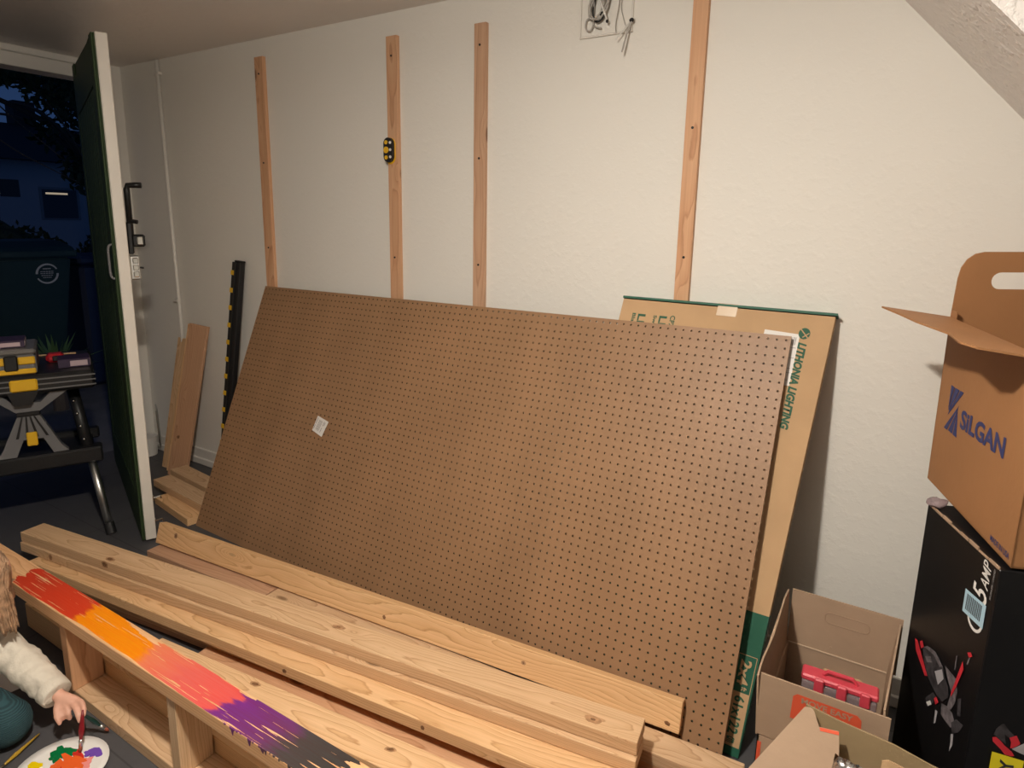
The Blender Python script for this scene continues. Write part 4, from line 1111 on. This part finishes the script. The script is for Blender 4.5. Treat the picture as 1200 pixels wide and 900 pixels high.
obj('emblem_lines', bm, M_EMB, eb)
# second bin, in shadow beside it
t = thing('blue_bin', 'very dark blue bin standing right of the green bin, mostly hidden by the door', 'bin', (-3.3, .85, 0))
obj('bin_body', bx((-3.6, .52, 0), (-3.05, 1.10, 1.02), .03), mat('dark_blue_plastic', (.01, .02, .06), .5), t); obj('lid', bx((-3.62, .50, 1.02), (-3.02, 1.12, 1.09), .02), mat('dark_blue_lid', (.01, .022, .065), .5), t)

# plants
M_LEAF = mat('dark_leaves', (.035, .060, .022), .6, var=.4, vscale=12)
M_LEAF2 = mat('hedge_leaves', (.022, .040, .018), .6, var=.4, vscale=12)
M_YUC = mat('pale_green_leaves', (.10, .19, .07), .5, var=.2, vscale=10)
M_BARK = mat('bark', (.09, .075, .065), .9, bump=.4, bscale=40)
def leaves(bm, centers, count, size, seed):
    rnd = random.Random(seed)
    for _ in range(count):
        c, r = rnd.choice(centers)
        d = V((rnd.gauss(0, 1), rnd.gauss(0, 1), rnd.gauss(0, 1))).normalized() * (rnd.random() ** .4)
        p = V(c) + V((d.x * r[0], d.y * r[1], d.z * r[2]))
        a = V((rnd.gauss(0, 1), rnd.gauss(0, 1), rnd.gauss(0, 1))).normalized(); b = a.orthogonal().normalized(); s = size * (.6 + .8 * rnd.random())
        v = [bm.verts.new(p - a * s), bm.verts.new(p + b * s * .45), bm.verts.new(p + a * s), bm.verts.new(p - b * s * .45)]
        bm.faces.new(v)
t = thing('spiky_plant', 'low spiky green plant on the ground behind the workbench', 'plant', (-2.55, .06, 0))
bm = bmesh.new(); rnd = random.Random(3)
for k in range(46):
    a = rnd.random() * 2 * PI; el = .25 + rnd.random() * 1.15; L = .30 + .16 * rnd.random()
    d = V((math.cos(a) * math.cos(el), math.sin(a) * math.cos(el), math.sin(el))); sd = V((-math.sin(a), math.cos(a), 0))
    b0 = V((-2.55, .06, .26)); w = .014
    P = [b0 + d * L * f + V((0, 0, -.10 * f * f)) for f in (0.05, .5, 1)]
    v = [bm.verts.new(P[0] - sd * w), bm.verts.new(P[0] + sd * w), bm.verts.new(P[1] + sd * w * 1.1), bm.verts.new(P[1] - sd * w * 1.1), bm.verts.new(P[2])]
    bm.faces.new((v[0], v[1], v[2], v[3])); bm.faces.new((v[3], v[2], v[4]))
obj('leaf_rosette', bm, M_YUC, t)
obj('stem', tube([(-2.55, .06, -.006), (-2.55, .06, .30)], .05, 10), M_BARK, t)
def hedge(name, label, c, r, cnt, seed):
    t = thing(name, label, 'hedge', (c[0], c[1], 0), None)
    bm = bmesh.new(); ellipsoid(bm, c, (r[0] * .86, r[1] * .9, r[2] * .86), seg=24)
    for v in bm.verts: v.co += V((1, 1, 1)) * .10 * noise.noise(v.co * 3)
    leaves(bm, [(c, r)], cnt, .05, seed); obj('foliage', bm, M_LEAF2, t)
    obj('stem', tube([(c[0], c[1], -.006), (c[0], c[1], c[2])], .05, 8), M_BARK, t)
hedge('hedge_bush', 'dark clipped hedge behind the bin, below the neighbouring house', (-6.4, .6, .68), (.7, 1.5, .78), 5000, 1)
hedge('hedge_bush', 'dark rounded shrub to the right in the hedge row, seen past the door leaf', (-6.9, 3.4, .70), (.6, 1.2, .80), 4000, 2)
t = thing('garden_tree', 'dark spreading tree with bare arching branches filling most of the doorway', 'tree', (-8.5, 3.4, 0))
obj('trunk', tube(smooth_path([(-8.5, 3.4, -.006), (-8.45, 3.35, 1.2), (-8.5, 3.3, 2.2)]), [.16] * 6 + [.13] * 7, 12), M_BARK, t)
rnd = random.Random(11)
for k in range(9):
    a = rnd.random() * 2 * PI; L = 1.6 + rnd.random() * 1.6
    p = [V((-8.5, 3.3, 1.9 + .15 * k)) + V((math.cos(a) * L * f * .8, math.sin(a) * L * f - .25 * L * f, L * (.75 * f - .45 * f * f))) for f in (0, .35, .7, 1)]
    sp = smooth_path(p, 5); obj('branch', tube(sp, [.05 - .045 * i / len(sp) for i in range(len(sp))], 7), M_BARK, t)
bm = bmesh.new()
leaves(bm, [((-8.5, 3.75, 2.9), (1.5, 1.15, 1.0)), ((-8.3, 3.8, 2.1), (1.1, .9, .55)), ((-8.2, 3.2, 3.8), (1.2, 1.1, .45)), ((-8.6, 4.6, 2.6), (1.5, 1.3, 1.6)), ((-8.2, 2.2, 3.72), (1.2, 1.0, .38)), ((-8.5, 3.9, 3.8), (1.5, 1.6, 1.0))], 9000, .075, 5)
obj('foliage', bm, M_LEAF, t)
t = thing('street_tree', 'nearer leafy branches hanging at the top left of the doorway', 'tree', (-5.2, -.9, 0))
obj('trunk', tube(smooth_path([(-5.2, -.9, -.006), (-5.25, -.8, 1.6), (-5.1, -.6, 3.0), (-5.0, .0, 3.4)]), .09, 10), M_BARK, t)
for pth in ([(-5.1, -.6, 3.0), (-5, .3, 2.9), (-5, 1.0, 2.3), (-5, 1.35, 2.0)], [(-5.1, -.6, 3.0), (-5, .6, 3.1), (-5, 1.3, 2.5), (-5, 1.6, 1.9)], [(-5.15, -.7, 2.5), (-5, .4, 2.35), (-5, 1.0, 2.0), (-5, 1.5, 1.75)]):
    sp = smooth_path(pth, 6); obj('branch', tube(sp, [.014 - .011 * i / len(sp) for i in range(len(sp))], 6), M_BARK, t)
bm = bmesh.new(); leaves(bm, [((-5.0, .80, 2.74), (.35, .22, .12)), ((-5.0, .45, 2.78), (.5, .5, .18)), ((-5.0, 1.35, 2.70), (.4, .35, .22))], 1300, .045, 9)
obj('foliage', bm, M_LEAF, t)

M_HW = mat('pale_house_wall', (.50, .52, .55), .8, bump=.1, bscale=8); M_ROOF = mat('dark_roof', (.03, .03, .035), .8, bump=.4, bscale=20)
t = thing('neighbour_house', 'pale neighbouring house in the dusk with one lit window, behind the hedge', 'house', (-20, 4, 0))
obj('house_wall', bx((-26, -6, -.006), (-18, 12, 2.85)), M_HW, t)
bm = bmesh.new(); add_poly(bm, [V((-17.6, -6.5, 2.82)), V((-26.4, -6.5, 2.82)), V((-22, -6.5, 4.2))], 19, (0, 1, 0)); obj('roof', bm, M_ROOF, t)
obj('chimney', bx((-22.4, 7.6, 3.9), (-21.8, 8.2, 4.9), .02), M_ROOF, t)
M_LIT = mat('lit_window', (.8, .7, .5), .5, emit=((1.0, .80, .55), .35)); 
w = obj('window_frame', bx((-18.03, 6.45, 1.25), (-17.98, 7.45, 2.15), .01), mat('window_trim', (.3, .32, .35), .6), t)
obj('window_pane', bx((-17.985, 6.52, 1.30), (-17.97, 7.38, 2.08)), mat('dark_pane', (.02, .03, .05), .1), w)
obj('lit_strip', bx((-17.972, 6.60, 1.95), (-17.96, 7.15, 2.0)), M_LIT, w)
for k in range(2):
    obj('window_frame', bx((-18.03, 5.0 + .75 * k - .2, 1.85), (-17.98, 5.45 + .75 * k - .2, 2.3), .01), mat('window_trim_dark', (.06, .07, .08), .6), t)

# ---------------------------------------------------------------- palette, brushes and paper
t = thing('paint_plate', 'white plate smeared with green, orange, pink, purple and yellow paint', 'palette', (.90, -1.50, .0))
pc = V((.985, -1.484, 0))
ang = math.radians(30)
def pp(x, y, z): return pc + V((x * math.cos(ang) - y * math.sin(ang), x * math.sin(ang) + y * math.cos(ang), z))
bm = bmesh.new(); rings_ = []
for r_, z_ in ((.0, .002), (.6, .002), (.82, .004), (1.0, .009), (1.0, .011), (.82, .006), (.6, .004), (.0, .004)):
    rings_.append([bm.verts.new(pp(math.cos(2 * PI * i / 40) * .110 * max(r_, .01), math.sin(2 * PI * i / 40) * .104 * max(r_, .01), z_)) for i in range(40)])
for a, b in zip(rings_, rings_[1:]):
    for i in range(40): bm.faces.new((a[i], a[(i + 1) % 40], b[(i + 1) % 40], b[i]))
bm.faces.new(rings_[0]); bm.faces.new(rings_[-1]); bmesh.ops.recalc_face_normals(bm, faces=bm.faces)
obj('plate', bm, M_WHITE, t, smooth=True)
def blob(name, pts_w, col, seed):
    m_ = mat(name, col, .25, spec=.6, bump=.4, bscale=120, bdist=.002)
    bm = bmesh.new(); rnd = random.Random(seed)
    for (c_, r_) in pts_w:
        k = 16; P = []
        ph = rnd.random() * 6
        for i in range(k):
            a = 2 * PI * i / k; rr_ = 1 + .28 * math.sin(3 * a + ph) + .16 * math.sin(5 * a + 2 * ph)
            P.append(V((c_[0] + 1.3 * r_[0] * rr_ * math.cos(a), c_[1] + 1.3 * r_[1] * rr_ * math.sin(a), .0045)))
        add_poly(bm, P, .0018 + .0006 * rnd.random(), (0, 0, 1))
    obj(name, bm, m_, t)

blob('green_paint', [((.925, -1.462), (.020, .013)), ((.944, -1.445), (.016, .010)), ((.935, -1.475), (.011, .010))], (.0, .16, .045), 1)
blob('orange_paint', [((.985, -1.462), (.030, .013)), ((.968, -1.482), (.018, .012)), ((.995, -1.445), (.016, .008))], (.80, .12, .02), 2)
blob('red_paint', [((.975, -1.437), (.018, .007)), ((1.00, -1.475), (.020, .008))], (.62, .03, .02), 3)
blob('pink_paint', [((1.022, -1.452), (.018, .016)), ((1.015, -1.435), (.010, .010))], (.82, .28, .26), 4)
blob('purple_paint', [((.998, -1.408), (.012, .012)), ((1.016, -1.400), (.010, .010)), ((.990, -1.421), (.008, .007))], (.16, .07, .42), 5)
blob('yellow_paint', [((.916, -1.520), (.015, .012)), ((.930, -1.530), (.014, .012))], (.85, .62, .0), 6)

def brush(label, tip, end, col, scale=1.0, group='paint brushes'):
    tip, end = V(tip), V(end); d = (end - tip)
    t = thing('paint_brush', label, 'paintbrush', tuple(tip), group)
    m_ = mat('brush_handle_paint', col, .3)
    obj('handle', tube([tip + d * f for f in (.30, .36, .52, .75, 1.0)], [.0035 * scale, .0042 * scale, .0068 * scale, .0045 * scale, .0022 * scale], 10), m_, t, smooth=True)
    obj('ferrule', tube([tip + d * f for f in (.15, .32)], [.0042 * scale, .0036 * scale], 10), M_STEEL, t, smooth=True)
    obj('bristles', tube([tip + d * f for f in (0, .07, .16)], [.0012, .0042 * scale, .0040 * scale], 10), mat('bristle_hair', (.25, .06, .03), .6), t, smooth=True)
brush('dark red paint brush held upright by the child with its tip in the orange paint', (.972, -1.432, .008), (.958, -1.408, .115), (.20, .006, .012), 1.15)
brush('dark green and black paint brush pointing from the child hand towards the frame', (.962, -1.353, .010), (.925, -1.402, .088), (.006, .035, .028), 1.0)
brush('ochre paint brush lying on the floor left of the plate', (.866, -1.602, .006), (.812, -1.462, .010), (.42, .26, .03), .8)
tag(obj('paper_sheet', bx((-.11, -.055, .0), (.11, .055, .0008)), M_WHITE, None, Matrix.Translation((.44, -1.405, .0006)) @ Matrix.Rotation(-.12, 4, 'Z')), 'white sheet of paper lying on the floor under the child arm', 'paper')

# ---------------------------------------------------------------- the child, kneeling at the left edge
child = thing('child', 'small child in a cream top and teal corduroy trousers reaching down with a brush', 'person', (.55, -1.62, 0))
def remesh_obj(name, bm, m, parent, voxel, smooth=3):
    bmesh.ops.recalc_face_normals(bm, faces=bm.faces)
    o = obj(name, bm, m, parent, smooth=True)
    r = o.modifiers.new('remesh', 'REMESH'); r.mode = 'VOXEL'; r.voxel_size = voxel; r.use_smooth_shade = True
    if smooth:
        sm = o.modifiers.new('smooth', 'SMOOTH'); sm.iterations = smooth; sm.factor = .5
    return o
HC = V((.630, -1.492, .428))              # head centre
fwd = V((.12, .87, -.48)).normalized()    # where the face looks: down at the paint
side = fwd.cross(V((0, 0, 1))).normalized(); upv = side.cross(fwd).normalized()
HM = Matrix((fwd, side, upv)).transposed()
def hp(x, y, z): return HC + fwd * x + side * y + upv * z
neck = V((.545, -1.565, .345)); chest = V((.47, -1.62, .275)); waist = V((.40, -1.665, .175)); pelvis = V((.36, -1.69, .125))
shR = V((.535, -1.515, .300)); shL = V((.50, -1.70, .305))
elR = V((.690, -1.448, .185)); wrR = V((.862, -1.424, .128))
elL = V((.42, -1.83, .22)); wrL = V((.50, -1.85, .155))
hipR = V((.40, -1.625, .115)); knR = V((.765, -1.518, .066)); ankR = V((.50, -1.560, .045))
hipL = V((.37, -1.76, .115)); knL = V((.66, -1.85, .066)); ankL = V((.40, -1.90, .045))
bm = bmesh.new()
ellipsoid(bm, HC, (.078, .066, .080), HM, 24)
ellipsoid(bm, hp(-.012, 0, .018), (.082, .070, .074), HM, 24)
ellipsoid(bm, hp(.038, .030, -.022), (.030, .026, .026), HM); ellipsoid(bm, hp(.038, -.030, -.022), (.030, .026, .026), HM)
ellipsoid(bm, hp(.052, 0, -.058), (.022, .024, .018), HM)
ellipsoid(bm, hp(.078, 0, -.016), (.013, .010, .010), HM); add_tube(bm, [hp(.070, 0, .006), hp(.080, 0, -.014)], [.006, .008], 8)
ellipsoid(bm, hp(.068, 0, -.040), (.008, .016, .006), HM)
for sgn_ in (1, -1): ellipsoid(bm, hp(-.004, .070 * sgn_, -.008), (.014, .007, .020), HM)
add_tube(bm, [hp(-.02, 0, -.04), neck, chest], [.034, .034, .055], 14)
add_tube(bm, [neck.lerp(chest, .25), chest, waist, pelvis], [.052, .076, .074, .076], 18)
for sh, el, wr in ((shR, elR, wrR), (shL, elL, wrL)):
    add_tube(bm, [chest.lerp(neck, .5), sh, sh.lerp(el, .5), el, el.lerp(wr, .4), wr], [.034, .035, .029, .025, .024, .0175], 12)
for hp_, kn, an in ((hipR, knR, ankR), (hipL, knL, ankL)):
    add_tube(bm, [pelvis, hp_, hp_.lerp(kn, .5), kn], [.05, .055, .050, .038], 12)
    add_tube(bm, [kn, kn.lerp(an, .35), an], [.036, .036, .024], 12)
    ft = an + V((-.085, -.02 if kn is knR else -.02, -.012)); add_tube(bm, [an, an.lerp(ft, .5), ft], [.022, .021, .013], 10)
for kn in (knR, knL): ellipsoid(bm, kn + V((.004, 0, 0)), (.037, .037, .037))
def hand(wr, palm, fingers, thumb):
    """palm: list of 4 knuckles; fingers: 4 chains starting at each knuckle"""
    mid_ = sum(palm, V()) / 4
    for k in palm: add_tube(bm, [wr, wr.lerp(k, .55), k], [.0155, .0115, .0082], 10)
    for ch, r in zip(fingers, (.0068, .0072, .0068, .0058)): add_tube(bm, ch, [r * 1.05, r, r * .95, r * .78][:len(ch)], 9); ellipsoid(bm, ch[-1], (r * .8,) * 3, None, 8)
    add_tube(bm, thumb, [.0105, .0090, .0078, .0062][:len(thumb)], 9); ellipsoid(bm, thumb[-1], (.0062,) * 3, None, 8)
# right hand: index and middle reach to the brush, thumb hangs, the others curl
k1, k2, k3, k4 = V((.908, -1.398, .118)), V((.905, -1.410, .112)), V((.899, -1.421, .106)), V((.893, -1.431, .102))
hand(wrR, [k1, k2, k3, k4],
     [[k1, V((.930, -1.396, .117)), V((.947, -1.400, .108)), V((.957, -1.406, .098))],
      [k2, V((.928, -1.412, .108)), V((.944, -1.415, .098)), V((.954, -1.417, .086))],
      [k3, V((.914, -1.425, .094)), V((.914, -1.424, .080)), V((.903, -1.418, .076))],
      [k4, V((.904, -1.436, .091)), V((.902, -1.434, .080)), V((.893, -1.428, .076))]],
     [wrR.lerp(k4, .35), V((.884, -1.440, .106)), V((.896, -1.446, .092)), V((.908, -1.446, .078))])
# left hand resting, fingers spread forward
k = [wrL + V((.040, .018 - .012 * i, -.030 - .002 * i)) for i in range(4)]
hand(wrL, k, [[a, a + V((.014, .002, -.010)), a + V((.025, .003, -.022)), a + V((.030, .003, -.032))] for a in k],
     [wrL + V((.010, .010, -.008)), wrL + V((.018, .026, -.022)), wrL + V((.028, .034, -.034))])
body = remesh_obj('body', bm, M_SKIN, child, .0032, 2)
# face details
for sgn_ in (1, -1):
    bm = bmesh.new(); ellipsoid(bm, hp(.0655, .026 * sgn_, .004), (.010, .010, .008), HM, 16); e_ = obj('eye', bm, M_EYE, child, smooth=True)
    bm = bmesh.new(); ellipsoid(bm, hp(.0735, .026 * sgn_, .003), (.0035, .0052, .0052), HM, 12); obj('iris', bm, M_IRIS, e_, smooth=True)
    obj('eyebrow', tube([hp(.074, .014 * sgn_, .018), hp(.074, .026 * sgn_, .022), hp(.066, .038 * sgn_, .018)], .0022, 6), M_HAIR, child)
bm = bmesh.new(); ellipsoid(bm, hp(.0745, 0, -.039), (.004, .013, .0032), HM, 12); obj('mouth', bm, M_LIP, child, smooth=True)
# shirt
bm = bmesh.new()
add_tube(bm, [neck.lerp(chest, .12), neck.lerp(chest, .45), chest, waist, pelvis + V((.01, 0, -.005))], [.047, .075, .094, .092, .098], 20)
add_tube(bm, [chest.lerp(neck, .5), shR, shR.lerp(elR, .5), elR, elR.lerp(wrR, .45), elR.lerp(wrR, .80), elR.lerp(wrR, .97)], [.048, .050, .047, .045, .043, .038, .036], 18)
add_tube(bm, [chest.lerp(neck, .5), shL, shL.lerp(elL, .5), elL, elL.lerp(wrL, .5), elL.lerp(wrL, .93)], [.050, .050, .045, .042, .036, .028], 18)
sh = remesh_obj('shirt', bm, M_SHIRT, child, .005, 4)
tx = D.textures.new('fold_noise', 'CLOUDS'); tx.noise_scale = .038; tx.noise_depth = 1
dm = sh.modifiers.new('folds', 'DISPLACE'); dm.texture = tx; dm.strength = .015; dm.mid_level = .5; dm.texture_coords = 'LOCAL'
bm = bmesh.new(); dcu = (wrR - elR).normalized()
add_tube(bm, [elR.lerp(wrR, .80), elR.lerp(wrR, .82), elR.lerp(wrR, .97), elR.lerp(wrR, .985)], [.037, .041, .039, .034], 22); cf_ = obj('cuff', bm, M_SHIRT, child, smooth=True)
# trousers
bm = bmesh.new()
add_tube(bm, [waist, pelvis, pelvis + V((-.03, -.01, -.02))], [.085, .096, .075], 18)
for hp_, kn, an in ((hipR, knR, ankR), (hipL, knL, ankL)):
    add_tube(bm, [pelvis, hp_, hp_.lerp(kn, .5), hp_.lerp(kn, .85), kn], [.066, .074, .070, .065, .060], 18)
    add_tube(bm, [kn, kn.lerp(an, .4), kn.lerp(an, .93)], [.058, .048, .040], 18)
for kn in (knR, knL): ellipsoid(bm, kn + V((.004, 0, 0)), (.064, .061, .062))
tr = remesh_obj('trousers', bm, M_CORD, child, .005, 4)
# hair: cap with long strands falling forward
bm = bmesh.new()
ellipsoid(bm, hp(-.020, 0, .016), (.086, .079, .082), HM, 24)
cap = [v for v in bm.verts if (v.co - HC).dot(fwd) > .050 and (v.co - HC).dot(upv) < .050]
bmesh.ops.delete(bm, geom=cap, context='VERTS')
rnd = random.Random(4)
for k in range(520):
    a = rnd.uniform(-2.75, 2.75); el0 = rnd.uniform(.35, 1.25)
    d0 = V((-math.cos(a) * math.cos(el0), math.sin(a) * math.cos(el0), math.sin(el0)))
    st0 = hp(-.020 + d0.x * .084, d0.y * .078, .016 + d0.z * .080)
    d1 = V((-math.cos(a), math.sin(a), -.05)); st1 = hp(-.018 + d1.x * .094, d1.y * .086, .008)
    L = rnd.uniform(.08, .135)
    p2 = st1 + V((.020, .006, -1)).normalized() * L * .55 + (st1 - HC).normalized() * .006
    p3 = st1 + V((.10 + rnd.uniform(-.1, .1), rnd.uniform(-.1, .1), -1)).normalized() * L + (st1 - HC).normalized() * .002
    if d1.x > .55 and abs(d1.y) < .6: p2 = p2.lerp(st1, .6); p3 = p3.lerp(st1, .7)
    sp = smooth_path([st0, st1, p2, p3], 4)
    add_tube(bm, sp, [.0060] * (len(sp) - 3) + [.0050, .0035, .0012], 5)
obj('hair', bm, M_HAIR, child, smooth=True)

# ---------------------------------------------------------------- light
def lamp(name, kind, loc, energy, col, **kw):
    l = D.lights.new(name, kind); l.energy = energy; l.color = col
    for k_, v_ in kw.items(): setattr(l, k_, v_)
    o = D.objects.new(name, l); COL.objects.link(o); o.location = loc; return o
lamp('ceiling_bulb', 'POINT', (2.13, -1.76, 2.10), 46, (1.0, .915, .80), shadow_soft_size=.045)
lamp('ceiling_bulb_face', 'AREA', (2.13, -1.76, 2.095), 31, (1.0, .915, .80), shape='DISK', size=.09)

wd = D.worlds.new('dusk'); bpy.context.scene.world = wd; wd.use_nodes = True
nt = wd.node_tree; bgN = nt.nodes['Background']
tcn = nt.nodes.new('ShaderNodeTexCoord'); sp_ = nt.nodes.new('ShaderNodeSeparateXYZ'); rp_ = nt.nodes.new('ShaderNodeValToRGB')
nt.links.new(tcn.outputs['Generated'], sp_.inputs[0]); nt.links.new(sp_.outputs[2], rp_.inputs['Fac']); nt.links.new(rp_.outputs['Color'], bgN.inputs['Color'])
rp_.color_ramp.elements[0].position = 0.0; rp_.color_ramp.elements[0].color = (.050, .115, .30, 1)
rp_.color_ramp.elements[1].position = 0.6; rp_.color_ramp.elements[1].color = (.014, .038, .13, 1)
bgN.inputs['Strength'].default_value = 0.34

vs_ = bpy.context.scene.view_settings
vs_.view_transform = 'Standard'; vs_.look = 'None'; vs_.gamma = 1.0; vs_.use_curve_mapping = False; vs_.exposure = 0.0
